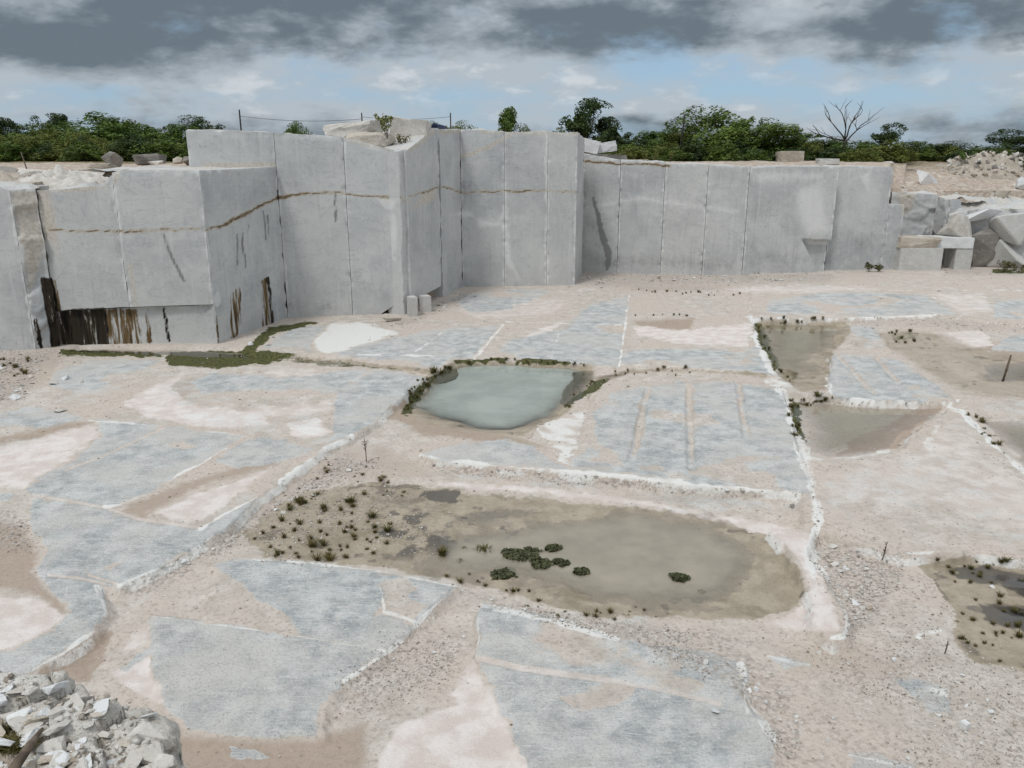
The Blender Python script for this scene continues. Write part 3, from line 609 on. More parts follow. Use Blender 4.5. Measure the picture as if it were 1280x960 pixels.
# traced marks on the faces (photo outlines, laid on the modelled faces where they stand)
SEAMS = [([(60, 287), (100, 288), (150, 289), (200, 287), (258, 287)], 1.3), ([(257, 287), (280, 281), (300, 272), (325, 258), (351, 246)], 2.6), ([(350, 247), (380, 242), (410, 240), (440, 243)], 2.2), ([(440, 244), (470, 246), (500, 248)], 1.4),
         ([(512, 246), (535, 239), (548, 233), (556, 234), (578, 241)], 1.1), ([(578, 241), (630, 239), (683, 238)], 1.1), ([(683, 239), (722, 240)], .6), ([(731, 201), (778, 205), (838, 207)], 1.6)]
DARKS = [([(49, 347), (67, 348), (77, 434), (65, 435)], 1.5), ([(40, 400), (46, 396), (55, 435), (50, 437)], 1.2), ([(72, 388), (131, 384), (138, 432), (75, 434)], 2), ([(203, 385), (206, 384), (212, 428), (209, 428)], 1), ([(333, 347), (336, 346), (343, 407), (339, 408)], 1)]
RUSTS = [([(129, 385), (171, 385), (178, 430), (136, 432)], 2), ([(179, 385), (184, 385), (191, 428), (184, 429)], 1.2), ([(270, 382), (273, 382), (274, 432), (271, 432)], 1), ([(288, 364), (299, 359), (301, 403), (294, 426), (287, 427)], 1.5), ([(326, 349), (334, 347), (340, 408), (328, 411)], 1.2), ([(66, 350), (72, 350), (80, 432), (72, 434)], 1), ([(80, 386), (86, 386), (92, 430), (84, 430)], 1.2)]
GREYS = [([(740, 246), (743, 246), (755, 285), (766, 318), (764, 328), (760, 338), (756, 338), (757, 320), (748, 290)], 1.5), ([(203, 291), (206, 291), (216, 322), (233, 351), (229, 352), (212, 324)], 1), ([(295, 292), (297, 292), (299, 332), (297, 334)], .8), ([(301, 300), (304, 290), (306, 310), (303, 320)], .8), ([(309, 280), (311, 285), (310, 300)], .8), ([(328, 262), (330, 262), (333, 300), (331, 300)], .8), ([(333, 268), (335, 268), (337, 298), (335, 298)], .8), ([(305, 316), (307, 316), (307, 336), (305, 336)], .8),
         ([(417, 232), (419, 232), (421, 278), (418, 278)], .8), ([(876, 318), (882, 300), (884, 320), (878, 330)], 3), ([(1075, 285), (1100, 292), (1090, 315), (1065, 320), (1060, 300)], 6), ([(390, 375), (420, 370), (425, 392), (395, 394)], 6), ([(930, 300), (1000, 310), (1030, 330), (940, 338)], 12), ([(735, 315), (830, 310), (925, 320), (925, 345), (735, 340)], 10)]
TANS = [([(40, 232), (62, 232), (140, 232), (143, 214), (150, 213), (150, 220), (143, 232), (110, 240), (64, 240)], 2.5), ([(10, 238), (62, 234), (70, 280), (72, 320), (60, 300), (45, 340), (40, 380), (30, 330)], 5), ([(576, 194), (600, 185), (640, 166), (640, 171), (602, 190), (578, 199)], 1.5), ([(430, 172), (497, 188), (497, 192), (430, 176)], 2), ([(508, 185), (540, 160), (545, 166), (512, 192)], 2), ([(470, 247), (512, 247), (512, 254), (480, 254)], 3), ([(530, 242), (545, 236), (546, 250), (515, 262)], 4), ([(548, 160), (577, 160), (577, 167), (548, 168)], 2), ([(600, 162), (728, 164), (728, 169), (600, 167)], 2), ([(1116, 208), (1122, 208), (1128, 240), (1116, 240)], 3), ([(255, 203), (345, 203), (345, 210), (255, 210)], 2),
        ([(1190, 240), (1235, 236), (1280, 240), (1280, 262), (1200, 264), (1190, 300)], 5), ([(1120, 236), (1145, 238), (1142, 262), (1128, 270)], 4), ([(160, 330), (166, 330), (172, 384), (166, 384)], 4)]
CHIPS = [([(466, 247), (500, 249), (494, 258), (488, 265), (478, 258)], 2), ([(484, 266), (492, 268), (498, 300), (497, 345), (492, 330), (488, 290)], 2.5), ([(1005, 300), (1034, 301), (1034, 306), (1012, 306)], 1), ([(267, 376), (274, 360), (278, 378), (272, 386)], 1.5), ([(558, 268), (590, 262), (600, 285), (640, 280)], 3), ([(625, 270), (633, 240), (640, 320), (650, 350), (633, 330)], 3), ([(681, 165), (685, 165), (685, 357), (681, 357)], .7), ([(629, 240), (631, 240), (632, 356), (630, 356)], .5), ([(728, 260), (800, 244), (925, 262), (925, 268), (800, 252)], 5), ([(990, 240), (1030, 225), (1036, 290), (1010, 296)], 8), ([(1075, 220), (1090, 212), (1085, 240)], 4), ([(940, 215), (1030, 215), (1030, 225), (950, 226)], 6)]
def face_attrs(P):
    X, Y, Zz = P[:, 0], P[:, 1], P[:, 2]
    px, py = proj(X, Y, Zz)
    wv = fbm(X * 1.3 + Y, Zz * 1.3, 3, 61) * 2.2; wh = fbm(X * 1.3 + Y + 9, Zz * 1.3, 3, 62) * 1.6
    px = px + wv + fbm(X * 5 + Y * 3, Zz * 5, 3, 63) * 1.8; py = py + wh + fbm(X * 5 + Y * 3, Zz * 4, 3, 64) * 1.5
    s = np.zeros(len(P)); d = s.copy(); r = s.copy(); t_ = s.copy(); c = s.copy(); g = s.copy()
    sw_ = .45 + 1.1 * vnoise(X * .9 + Y * .7, Zz * .9, 65)
    for L, w_ in SEAMS: s = np.maximum(s, sstep(0, 1, (w_ * .62 * sw_ + 2.0 - line_d(px, py, L, w_ * 2 + 4)) / 3.0))
    for dst, src in ((d, DARKS), (r, RUSTS), (t_, TANS), (c, CHIPS), (g, GREYS)):
        for Pp, so in src:
            gw = .5 if (dst is g and so > 1.6) else 1.0
            so = so * (2.2 if dst is g or dst is c else 1.8)
            np.maximum(dst, gw * sstep(-so, so, poly_sd(px, py, Pp, so * 2 + 2)), out=dst)
    return np.stack([s, d, r, t_], -1), np.stack([c, g, np.zeros_like(c), np.ones_like(c)], -1)

def cells(x, y, sd_):
    # planar fracture facets: each cell of the pattern is a plane with its own depth and tilt
    best = np.full(np.shape(x), 9.); hh_ = np.zeros(np.shape(x)); ix0 = np.floor(x).astype(np.int64); iy0 = np.floor(y).astype(np.int64)
    for dx in (-1, 0, 1):
        for dy in (-1, 0, 1):
            ix = ix0 + dx; iy = iy0 + dy; fx = ix + _h(ix, iy, sd_); fy = iy + _h(ix, iy, sd_ + 40); d = np.hypot(x - fx, y - fy); m = d < best
            hh_ = np.where(m, _h(ix, iy, sd_ + 80) - .5 + (_h(ix, iy, sd_ + 120) - .5) * .9 * (x - fx) + (_h(ix, iy, sd_ + 160) - .5) * .9 * (y - fy), hh_); best = np.where(m, d, best)
    return hh_
PAN = {}
def panel(thing, b0, b1, top, name='rock_panel', bot=None, depth=1.6, off=0.0, rough=.012, res=.09, mat='wall', label=None, z0=-.25, toprough=.05, big=0.0, topslope=0.0, seed=0, p01=None, gap=.02, toptan=1.0, scoop=None):
    """a slab of the bench between two points of its foot; top: traced crest"""
    if p01: p0, p1 = np.array(p01[0], float), np.array(p01[1], float)
    else: p0 = gp(*b0, 0)[:2]; p1 = gp(*b1, 0)[:2]
    e = p1 - p0; L = np.linalg.norm(e); e /= L; n = np.array([e[1], -e[0]])
    if n @ -p0 < 0: n = -n
    def hit(px, py):
        d = ray(px, py); Am = np.array([[d[0], -e[0]], [d[1], -e[1]]])
        tt, u = np.linalg.solve(Am, p0); return u, CH + d[2] * tt
    T = sorted(hit(*q) for q in top); Tu = [a for a, _ in T]; Tz = [b for _, b in T]
    nu = max(int(L / res), 2) + 1; u = np.linspace(gap / 2, L - gap / 2, nu)
    zt = np.interp(u, Tu, Tz)
    if bot: Bq = sorted(hit(*q) for q in bot); zb = np.interp(u, [a for a, _ in Bq], [b for _, b in Bq])
    else: zb = np.full(nu, z0)
    nv = max(int((zt.max() - zb.min()) / res), 2) + 1; v = np.linspace(0, 1, nv)
    U, Vv = np.meshgrid(u, v); ZZ = zb[None] + (zt - zb)[None] * Vv
    sx_ = p0[0] + seed; kx = U + sx_ * 3.1
    D = off + fbm(kx * .7, ZZ * .7, 3, 5) * rough * 1.5 + fbm(kx * 4, ZZ * 4, 3, 6) * rough * .6
    if big:
        # rough blasted rock: facets in steps
        D = D + big * (cells(kx * .55 + .3 * ZZ, ZZ * .8 + fbm(kx * .6, ZZ, 2, 8) * .3, 8) * 1.6 + .5 * cells(kx * 1.7, ZZ * 1.9, 9))
    ed = np.minimum(np.minimum(U - u[0], u[-1] - U), (zt[None] - ZZ))
    ch_ = np.maximum(fbm(kx * 3, ZZ * 3, 3, 15) + .1, 0)
    D = D - sstep(.22, 0, ed) * ch_ * .12
    Pf = np.stack([p0[0] + e[0] * U + n[0] * D, p0[1] + e[1] * U + n[1] * D, ZZ], -1)
    if scoop:
        sx2, sy2 = proj(Pf[..., 0], Pf[..., 1], Pf[..., 2]); m_ = sstep(-1.2, 1.2, poly_sd(sx2, sy2, scoop[0], 6)) * scoop[1]
        Pf[..., 0] -= n[0] * m_; Pf[..., 1] -= n[1] * m_
    vs_, fs_, base = [Pf.reshape(-1, 3)], [grid_q(nv, nu)], nu * nv
    def strip(a, b, rows, fn):
        nonlocal base
        k = np.linspace(0, 1, rows)[:, None, None]; S = a[None] * (1 - k) + b[None] * k
        S = fn(S, k); vs_.append(S.reshape(-1, 3)); fs_.append(grid_q(rows, a.shape[0], base)); base += rows * a.shape[0]
    back = np.array([-n[0], -n[1], 0]) * depth
    rows = max(int(depth / .15), 2)
    def topfn(S, k):
        nz = fbm(S[..., 0] * 1.1, S[..., 1] * 1.1, 4, 33) * toprough * 2 + fbm(S[..., 0] * 5, S[..., 1] * 5, 3, 34) * toprough * .6
        S[..., 2] += (nz + topslope) * sstep(0, .25, np.broadcast_to(k[..., 0], S.shape[:2])); return S
    tr = Pf[-1]; strip(tr, tr + back, rows, topfn)
    ntop0, ntop1 = nu * nv, base
    sb = back / depth * min(depth, .9)
    strip(Pf[:, 0], Pf[:, 0] + sb, 3, lambda S, k: S); strip(Pf[:, -1], Pf[:, -1] + sb, 3, lambda S, k: S)
    strip(Pf[0], Pf[0] + back * min(1, 2.2 / depth), 4, lambda S, k: S)
    Vt = np.concatenate(vs_); Qt = np.concatenate(fs_)
    Wc, Xc = face_attrs(Vt)
    nfr = nu * nv; edg = sstep(.16, .02, ed.ravel() + .09 * fbm(kx.ravel() * 2.5, ZZ.ravel() * 2.5, 3, 46)) * (.35 + .65 * vnoise(kx.ravel() * 1.1, ZZ.ravel() * 1.1, 47))
    Xc[:nfr, 0] = np.maximum(Xc[:nfr, 0], edg * 1.1)
    Wc[ntop1:] *= .3
    Wc[ntop0:ntop1] = 0; Wc[ntop0:ntop1, 3] = toptan * (.45 + .5 * fbm(Vt[ntop0:ntop1, 0] * 1.5, Vt[ntop0:ntop1, 1] * 1.5, 3, 44)); Xc[ntop0:ntop1, 1] = 0
    Xc[ntop0:ntop1, 0] = .3 + .4 * fbm(Vt[ntop0:ntop1, 0] * .8, Vt[ntop0:ntop1, 1] * .8, 3, 45)
    me = np_mesh(name, Vt, Qt, {'W': Wc, 'X': Xc}, smooth=big < .3)
    o = link(name, me, M[mat], thing)
    o.matrix_parent_inverse = Matrix.Translation(-Vector(thing.location)) if thing else Matrix()
    if label: o['label'] = label
    return o
def bench(name, loc, label, cat='rock face', group=None):
    t_ = empty(name, loc); tag(t_, label, cat, group); return t_

B1 = bench('marble_bench', tuple(gp(160, 431)), 'low marble bench at the left with black and rusty drip stains at its foot')
panel(B1, (-420, 452), (45, 437), [(-420, 240), (-120, 231), (0, 233), (18, 241)], depth=5, seed=1)
panel(B1, (45, 437), (76, 433), [(10, 239), (30, 236), (62, 234)], depth=4, rough=.06, big=.18, seed=2, toprough=.2, label='rough tan and grey rock corner with a black drip')
panel(B1, (76, 432), (168, 431.5), [(60, 238), (75, 237), (110, 233), (130, 229), (141, 217), (147, 214)], bot=[(60, 389), (170, 383)], depth=5, seed=3, toprough=.25)
panel(B1, (168, 431.5), (272, 430), [(140, 216), (150, 213), (200, 212), (250, 213)], bot=[(150, 384), (272, 380)], depth=5.5, off=.03, seed=4)
panel(B1, (76, 432), (272, 430), [(60, 391), (170, 385), (272, 382)], off=-.16, seed=5, depth=1, label='recessed stained lower band')
panel(B1, (272, 430), (360, 398), [(248, 213), (300, 211), (346, 208)], depth=6, seed=6)
B2 = bench('marble_bench', tuple(gp(430, 396)), 'tall marble bench under the cap boulders, its projecting corner undercut at the foot')
d0, d1 = gp(360, 398)[:2], gp(441, 395)[:2]; dl = d0 + (d0 - d1) / np.linalg.norm(d0 - d1) * 3.75
panel(B2, None, None, [(240, 163), (262, 161.5), (300, 163), (345, 166)], p01=(dl, d0), seed=7, z0=6.0, depth=2.2, label='low upper face rising behind the bench top')
panel(B2, (360, 398), (441, 395), [(345, 166), (380, 168), (429, 171)], seed=8, depth=3)
panel(B2, (441, 395), (503, 393), [(429, 172), (450, 177), (470, 182), (498, 189)], bot=[(440, 404), (462, 401), (470, 396), (478, 391), (490, 383), (496, 380), (504, 379)], seed=9, depth=3, off=.03)
fa = gp(505, 396)[:2]; fb = gp(514, 393)[:2]; fc = gp(553, 373)[:2]; fd = gp(578.5, 359)[:2]
panel(B2, None, None, [(496, 190), (508, 186), (514, 180)], p01=(fa + [0, .25], fb + [0, .25]), seed=10, depth=2, rough=.05)
panel(B2, None, None, [(506, 189), (516, 182), (530, 172), (540, 160), (548, 160)], p01=(fb, fc), bot=[(505, 388), (514, 377), (543, 362), (552, 357)], seed=11, depth=3)
panel(B2, None, None, [(440, 300), (560, 300)], p01=(fa + [-2.6, 1.7], fc + [.3, 1.5]), seed=31, depth=1, rough=.08, label='shadowed recess under the bench')
panel(B2, None, None, [(545, 161), (560, 162), (577, 161)], p01=(fc + [.05, .1], fd), seed=12, depth=3)
B3 = bench('marble_bench', tuple(gp(650, 358)), 'tall central marble bench with a thin level crack and a tan diagonal vein')
panel(B3, (578.5, 359), (631, 358.5), [(570, 163), (600, 162), (634, 165)], seed=13, depth=3, toprough=.1)
panel(B3, (631, 358.5), (683, 358), [(628, 165), (650, 165), (686, 163)], seed=14, depth=3, gap=.012, off=.006)
panel(B3, (683, 358), (718, 357), [(683, 164), (700, 166), (722, 165), (727, 168)], seed=15, depth=3, off=.07)
panel(B3, (718, 357), (727, 345), [(724, 166), (731, 174)], seed=16, depth=2)
B4 = bench('marble_bench', tuple(gp(900, 345)), 'long straight marble wall with narrow saw joints and a dark grey curved smear')
rb = [(726, 341.5), (771, 342.5), (825, 343.5), (877, 344.5), (927, 345), (1034, 343)]
rt = [[(728, 192), (778, 200)], [(774, 199), (833, 203)], [(830, 204), (884, 205)], [(880, 205), (935, 208)], [(932, 208), (990, 208), (1042, 208)]]
for i in range(5):
    panel(B4, rb[i], rb[i + 1], rt[i], seed=17 + i, depth=2.5, off=(0, .05, .02, .025, .07)[i], gap=.03 if i not in (2,) else .02, res=.07, scoop=([(1004, 300), (1046, 302), (1044, 360), (1026, 345)], .5) if i == 4 else None)
ja = gp(1034, 342)[:2]; jb = gp(1101, 340)[:2]; jc = gp(1120, 339.5)[:2]; ja = ja + np.array([0, .55])
panel(B4, None, None, [(1036, 208), (1080, 208), (1116, 209)], p01=(ja, jb), seed=23, depth=2.5)
panel(B4, None, None, [(1108, 255.5), (1130, 255.5)], p01=(jb, jc), seed=24, depth=2.0, label='lower step at the end of the wall')
# broken toe at the end of the long wall, under the overhang
B5 = bench('rock_outcrop', tuple(gp(1230, 337)), 'broken grey rock outcrop with a sloping white top behind the white lintel slab', 'rock outcrop')
ka, kb, kc = gp(1104, 330)[:2], gp(1160, 331)[:2], gp(1176, 334)[:2]
panel(B5, None, None, [(1100, 241), (1130, 240), (1168, 243)], p01=(ka, kb), seed=25, depth=3, rough=.08, big=.12, toprough=.15)
panel(B5, None, None, [(1164, 243), (1190, 250)], p01=(kb, kc), seed=26, depth=3, rough=.08, big=.15, toprough=.15)
kd, ke = gp(1186, 336)[:2], gp(1300, 338)[:2]
panel(B5, None, None, [(1176, 274), (1186, 268), (1200, 264), (1236, 260), (1310, 262)], p01=(kc, ke), seed=27, depth=5, rough=.06, big=.16, toprough=.25, topslope=.3, res=.08)
panel(B5, (1300, 338), (1480, 338), [(1285, 262), (1480, 262)], seed=28, depth=5, rough=.06, big=.16, toprough=.25)

# ------------------------------------------------------------------ the ground above the pit, to the horizon
tab = [(-900, 36, 6.4), (-50, 38, 6.5), (60, 38, 6.8), (140, 38, 6.95), (250, 39.6, 7.0), (254, 39.8, 8.45), (345, 40, 8.5), (430, 40, 8.35), (500, 41, 7.9), (520, 42, 8.3), (560, 45, 8.6), (577, 50, 8.7), (712, 51, 8.6), (722, 54, 7.4), (733, 54.5, 7.2), (840, 54, 6.95), (935, 54, 6.78), (1040, 55, 6.78), (1096, 56, 6.78), (1101, 58.5, 5.3), (1190, 58.5, 5.05), (1290, 62, 4.9), (1600, 62, 4.9)]
tt = np.concatenate([np.linspace(-2.5, -.82, 40), np.linspace(-.81, .81, 900), np.linspace(.82, 2.5, 40)])
pxs = 640 + tt * F / 1.0
Din = np.interp(pxs, [a for a, _, _ in tab], [b for _, b, _ in tab]); Zin = np.interp(pxs, [a for a, _, _ in tab], [c for _, _, c in tab])
s = np.concatenate([[-.02, 0], np.linspace(.3, 34, 100), 34 + np.geomspace(1.2, 3800, 50)])
TT, SS = np.meshgrid(tt, s); DD = Din[None] + SS; XX = TT * DD
zf = 7.0 + .12 * fbm(XX * .06, DD * .06, 3, 51)
run = np.where(pxs > 1116, 22, np.where((pxs > 250) & (pxs < 726), 9, 14))
ZZ = Zin[None] * (1 - sstep(0, 1, SS / run[None])) + zf * sstep(0, 1, SS / run[None])
ZZ += sstep(0, 1.5, SS) * sstep(60, 20, SS) * (.10 * fbm(XX * .5, DD * .5, 4, 52) + .05 * fbm(XX * 2.5, DD * 2.5, 3, 53))
# the stepped bank on the right
bk = sstep(1125, 1150, TT * F + 640) * sstep(30, 6, SS)
ZZ += bk * (.35 * np.floor(3 * fbm(XX * .25, DD * .35, 3, 54)) / 3 + .3 * np.abs(fbm(XX * .9, DD * .9, 4, 55)))
# rubble heap
def heap(x, y, r): return np.exp(-((XX - x) / r[0]) ** 2 - ((DD - y) / r[1]) ** 2)
ZZ[0] = -.5                                   # the inner side of the ground goes down behind the sawn faces
V2 = np.stack([XX, DD, ZZ], -1).reshape(-1, 3)
bare = sstep(26, 8, SS + 4 * fbm(XX * .2, DD * .2, 3, 56))
me = np_mesh('upper_ground', V2, grid_q(len(s), len(tt)), {'bare': bare.ravel()})
m_, t = newmat('upper_ground')
P = t.n('ShaderNodeNewGeometry').outputs['Position']; ba = t.n('ShaderNodeAttribute', attribute_name='bare').outputs['Fac']
n1 = t.noise(P, .5, 5, .6); n2 = t.noise(P, 3, 5, .65); n3 = t.noise(P, 12, 4, .65)
c = t.mix(t.ramp(n2, .36, .62), s2l((176, 158, 142)), s2l((204, 193, 181))); c = t.mix(t.math('MULTIPLY', t.ramp(n3, .5, .68), .7), c, s2l((140, 118, 98)))
c = t.mix(t.ramp(n1, .55, .7), c, s2l((218, 210, 200)))
gcol = t.mix(t.ramp(n2, .4, .6), s2l((92, 88, 52)), s2l((128, 112, 80)))
c = t.mix(ba, gcol, c); t.bsdf(c, .9, t.math('ADD', n2, n3), .2, .7, .1)
tag(link('upper_ground', me, m_), kind='structure')
def uz(x, y):
    i = np.clip(np.searchsorted(tt, x / y), 0, len(tt) - 1); j = np.clip(np.searchsorted(s, y - Din[i]), 0, len(s) - 1)
    return float(ZZ[j, i])
# ------------------------------------------------------------------ stones
def hull_rock(name, size, seed, n=16, sub=2, rough=.05, boxy=.0):
    """a broken stone: flat facets from a convex hull, then chipped and roughened"""
    r = random.Random(seed); bm = bmesh.new()
    for _ in range(n):
        p = Vector((r.uniform(-1, 1), r.uniform(-1, 1), r.uniform(-1, 1)))
        if boxy: p = Vector([math.copysign(1, c) * (1 - abs(r.gauss(0, .10))) if r.random() < boxy else c for c in p])
        else: p = p.normalized() * r.uniform(.75, 1.05)
        bm.verts.new(p)
    if boxy > .5:
        for sx_ in (-1, 1):
            for sy in (-1, 1):
                for sz in (-1, 1):
                    bm.verts.new((sx_ * r.uniform(.78, 1), sy * r.uniform(.78, 1), sz * r.uniform(.8, 1)))
    ret = bmesh.ops.convex_hull(bm, input=bm.verts)
    bmesh.ops.delete(bm, geom=[g_ for g_ in ret['geom_interior'] if isinstance(g_, bmesh.types.BMVert)], context='VERTS')
    bmesh.ops.dissolve_limit(bm, angle_limit=R(14), verts=bm.verts, edges=bm.edges)
    bmesh.ops.bevel(bm, geom=list(bm.edges), offset=.035, segments=1, affect='EDGES', clamp_overlap=True)
    bmesh.ops.triangulate(bm, faces=bm.faces)
    if sub: bmesh.ops.subdivide_edges(bm, edges=bm.edges, cuts=sub, use_grid_fill=True)
    for v in bm.verts:
        p = v.co
        q = float(fbm(p.x * 2 + seed, p.y * 2 + p.z * 1.7, 3, seed % 90)) * rough * 2
        v.co = p * (1 + q)
    for v in bm.verts: v.co = Vector((v.co.x * size[0] / 2, v.co.y * size[1] / 2, v.co.z * size[2] / 2))
    me = bpy.data.meshes.new(name); bm.to_mesh(me); bm.free()
    return me
def cut_block(name, size, seed, rough=.01, cuts=8, bev=.03):
    bm = bmesh.new(); bmesh.ops.create_cube(bm, size=1)
    for v in bm.verts: v.co = Vector((v.co.x * size[0], v.co.y * size[1], v.co.z * size[2]))
    bmesh.ops.bevel(bm, geom=list(bm.edges), offset=bev, segments=2, affect='EDGES')
    bmesh.ops.subdivide_edges(bm, edges=[e for e in bm.edges if e.calc_length() > .15], cuts=cuts, use_grid_fill=True)
    for v in bm.verts:
        p = v.co
        v.co = p + p.normalized() * float(fbm(p.x * 3 + seed, p.y * 3 + p.z * 2.3, 3, seed)) * rough * 2
    me = bpy.data.meshes.new(name); bm.to_mesh(me); bm.free()
    return me
RKM = [hull_rock('stone', (1, .8 + .05 * (i % 3), .55 + .08 * (i % 4)), 100 + i, n=9 + i % 4, sub=1, rough=.03) for i in range(9)]
for me in RKM: me.materials.append(M['rock'])
def put(name, me, loc, rot=(0, 0, 0), sc=1.0, mat=None, label=None, cat='rock', group=None):
    o = link(name, me, mat); o.location = tuple(loc); o.rotation_euler = rot; o.scale = (sc, sc, sc) if not hasattr(sc, '__len__') else sc
    if mat is not None and me.materials[0] != mat:
        o.material_slots[0].link = 'OBJECT'; o.material_slots[0].material = mat
    if label: tag(o, label, cat, group)
    return o
def size_at(px, D): return px / F * D

# cut blocks by the end of the long wall
p = gp(1149, 341); b = size_at(54, p[1])
put('stone_block', cut_block('block', (b, 2.0, 1.62), 3), (p[0], p[1] + 1.05, .80), (0, 0, .03), mat=M['block'], label='square grey cut stone block standing beside the end of the long wall', cat='stone block')
put('stone_slab', hull_rock('slab', (b * .98, 1.9, .78), 11, n=30, sub=3, rough=.035, boxy=.75), (p[0] - .12, p[1] + 1.1, 1.95), (0, 0, .05), mat=M['tanrock'], label='rough cream stone slab lying on top of the square grey block', cat='stone slab')
q = gp(1214, 340)
put('stone_block', cut_block('block', (1.12, 1.5, 1.55), 5), (q[0] - .55, q[1] + .85, .77), (0, .0, -.06), mat=M['block'], label='upright pale block holding up the far end of the white slab', cat='stone block')
put('stone_slab', cut_block('slab', (3.35, 1.5, .72), 6), (q[0] - 1.72, q[1] + .85, 1.92), (0, .012, -.05), mat=M['whiteblock'], label='smooth white slab laid like a lintel across two cut blocks', cat='stone slab')
put('stone_block', cut_block('block', (1.0, .9, 1.5), 8), (q[0] - 2.55, q[1] + 2.3, .75), (0, 0, .2), mat=M['block'], label='grey block in the shade under the white lintel slab', cat='stone block')
# props under the undercut bench
a_ = on_floor(531, 391); put('stone_block', cut_block('prop', (.50, .5, .85), 9), (a_[0], a_[1] + .3, a_[2] + .38), (0, 0, .5), mat=M['block'], label='small pale block propped under the undercut bench', cat='stone block')
a_ = on_floor(516, 396); put('stone_block', cut_block('prop', (.40, .6, 1.0), 10), (a_[0] - .05, a_[1] + .35, a_[2] + .42), (0, 0, .4), mat=M['block'], label='narrow grey block wedged at the near end of the undercut gap', cat='stone block')
a_ = on_floor(490, 402); put('broken_stone', RKM[3], (a_[0], a_[1], a_[2] + .15), (.3, .2, .5), (1.3, .7, .5), M['tanrock'], 'tan flake of stone leaning under the raised foot of the tall bench', 'rock')

# boulders and blocks up on the benches; (px, py of the centre, depth, w px, h px)
def boulder(px, py, D, wpx, hpx, seed, mat, label, name='boulder', cat='boulder', boxy=0.0, rz=0.0, dd=.8, tilt=0.0, sub=3, rough=.05, n=18):
    c = at(px, py, D); w_, h_ = size_at(wpx, D), size_at(hpx, D)
    return put(name, hull_rock(name, (w_, w_ * dd, h_), seed, n=n, sub=sub, rough=rough, boxy=boxy), c, (0, tilt, rz), mat=mat, label=label, cat=cat)
boulder(141, 201, 42, 29, 24, 21, M['darkrock'], 'rounded dark speckled boulder standing on the left bench top')
boulder(187, 199, 44, 36, 13, 22, M['darkrock'], 'long flat grey boulder on the left bench beside the rounded one', tilt=-.08, boxy=.3)
boulder(196, 203, 43, 22, 8, 23, M['rock'], 'small pale stone in front of the long flat boulder')
boulder(222, 201, 43, 20, 10, 24, M['tanrock'], 'brownish broken stone on the left bench near the low upper face')
boulder(238, 200, 42.5, 22, 14, 25, M['darkrock'], 'dark jagged stone against the low upper face on the left')
boulder(50, 222, 37, 62, 26, 26, M['rock'], 'big white weathered rock hump on the corner of the left bench', dd=.7, rough=.09, n=26)
boulder(22, 236, 34.8, 66, 15, 27, M['tanrock'], 'flat cream ledge rock overhanging the rough left corner', dd=.6, boxy=.4, rough=.08, tilt=-.05)
boulder(42, 238, 34.4, 28, 11, 38, M['rock'], 'square pale rock at the end of the cream ledge on the left corner', dd=.8, boxy=.7, rough=.05)
boulder(6, 213, 39, 40, 16, 28, M['darkrock'], 'grey rounded rock behind the white hump on the left bench')
boulder(100, 221, 37.5, 70, 15, 29, M['rock'], 'low white rock sheet sloping to the bench edge past the hump', dd=.9, rough=.08, boxy=.2)
boulder(128, 208, 38, 30, 7, 30, M['tanrock'], 'thin flat brown stone lying on the left bench edge', boxy=.5)
boulder(447, 162, 41, 76, 19, 31, M['rock'], 'long white weathered boulder capping the tall bench', dd=.55, rough=.08, tilt=-.1, boxy=.35, n=26)
boulder(464, 175, 40.2, 72, 25, 32, M['tanrock'], 'tan streaked boulder slumped below the long white cap boulder', dd=.5, rough=.09, tilt=.14, n=26)
boulder(513, 169, 42.5, 46, 38, 33, M['rock'], 'tall square white boulder beside the bush on the tall bench', dd=.9, rough=.05, boxy=.65, tilt=.1, n=24)
boulder(505, 186, 41, 18, 14, 39, M['tanrock'], 'small brown broken rock under the square white boulder', rough=.1)
boulder(738, 183, 56, 20, 16, 34, M['whiteblock'], 'white broken block tilted on the wall top beside the central bench', name='stone_block', cat='stone block', boxy=.75, tilt=.25)
boulder(758, 184, 56.5, 24, 12, 35, M['whiteblock'], 'bright white wedge of stone next to the tilted block on the wall', name='stone_block', cat='stone block', boxy=.7, tilt=-.15)
boulder(756, 197, 54.5, 52, 8, 36, M['darkrock'], 'long grey slab lying along the top of the right wall', name='stone_slab', cat='stone slab', boxy=.7, dd=.35, tilt=.03)
boulder(795, 203, 54, 30, 7, 37, M['tanrock'], 'low tan rock ledge on the wall past the long grey slab', boxy=.5, dd=.6)
boulder(987, 197, 68, 30, 15, 41, M['tanrock'], 'squared tan block in front of the bushes behind the right wall', name='stone_block', cat='stone block', boxy=.85, rough=.02)
boulder(1034, 202, 62, 24, 7, 42, M['block'], 'pale low block on the ground behind the right wall', name='stone_block', cat='stone block', boxy=.8, rough=.02)
boulder(1112, 204, 66, 14, 5, 43, M['rock'], 'small white stone on the edge of the scrub at the right')
boulder(1162, 227, 63, 36, 16, 44, M['whiteblock'], 'bright white triangular slab leaning on the right bank', name='stone_slab', cat='stone slab', tilt=.4, boxy=.4, dd=.5, n=9, rough=.02)
boulder(1200, 232, 63, 26, 7, 45, M['tanrock'], 'cream flat stone on the bank between white slab and rubble')
boulder(1215, 247, 60.5, 80, 17, 46, M['tanrock'], 'long cream rock shelf above the broken outcrop', boxy=.6, dd=.3, rough=.06, n=26)
boulder(1276, 230, 64, 16, 18, 47, M['whiteblock'], 'white stone at the far right end of the rubble heap')
boulder(1215, 258, 59.8, 66, 9, 48, M['whiteblock'], 'white rock sheet sloping above the broken outcrop', dd=.4, tilt=-.08, boxy=.3)
boulder(1262, 250, 60.5, 40, 10, 49, M['rock'], 'pale rough stone on the bank at the far right', dd=.5)
M['heap'] = mat_rock('rubble_earth', (128, 116, 102), (172, 160, 146), (198, 190, 178), 3.0, 1.0)
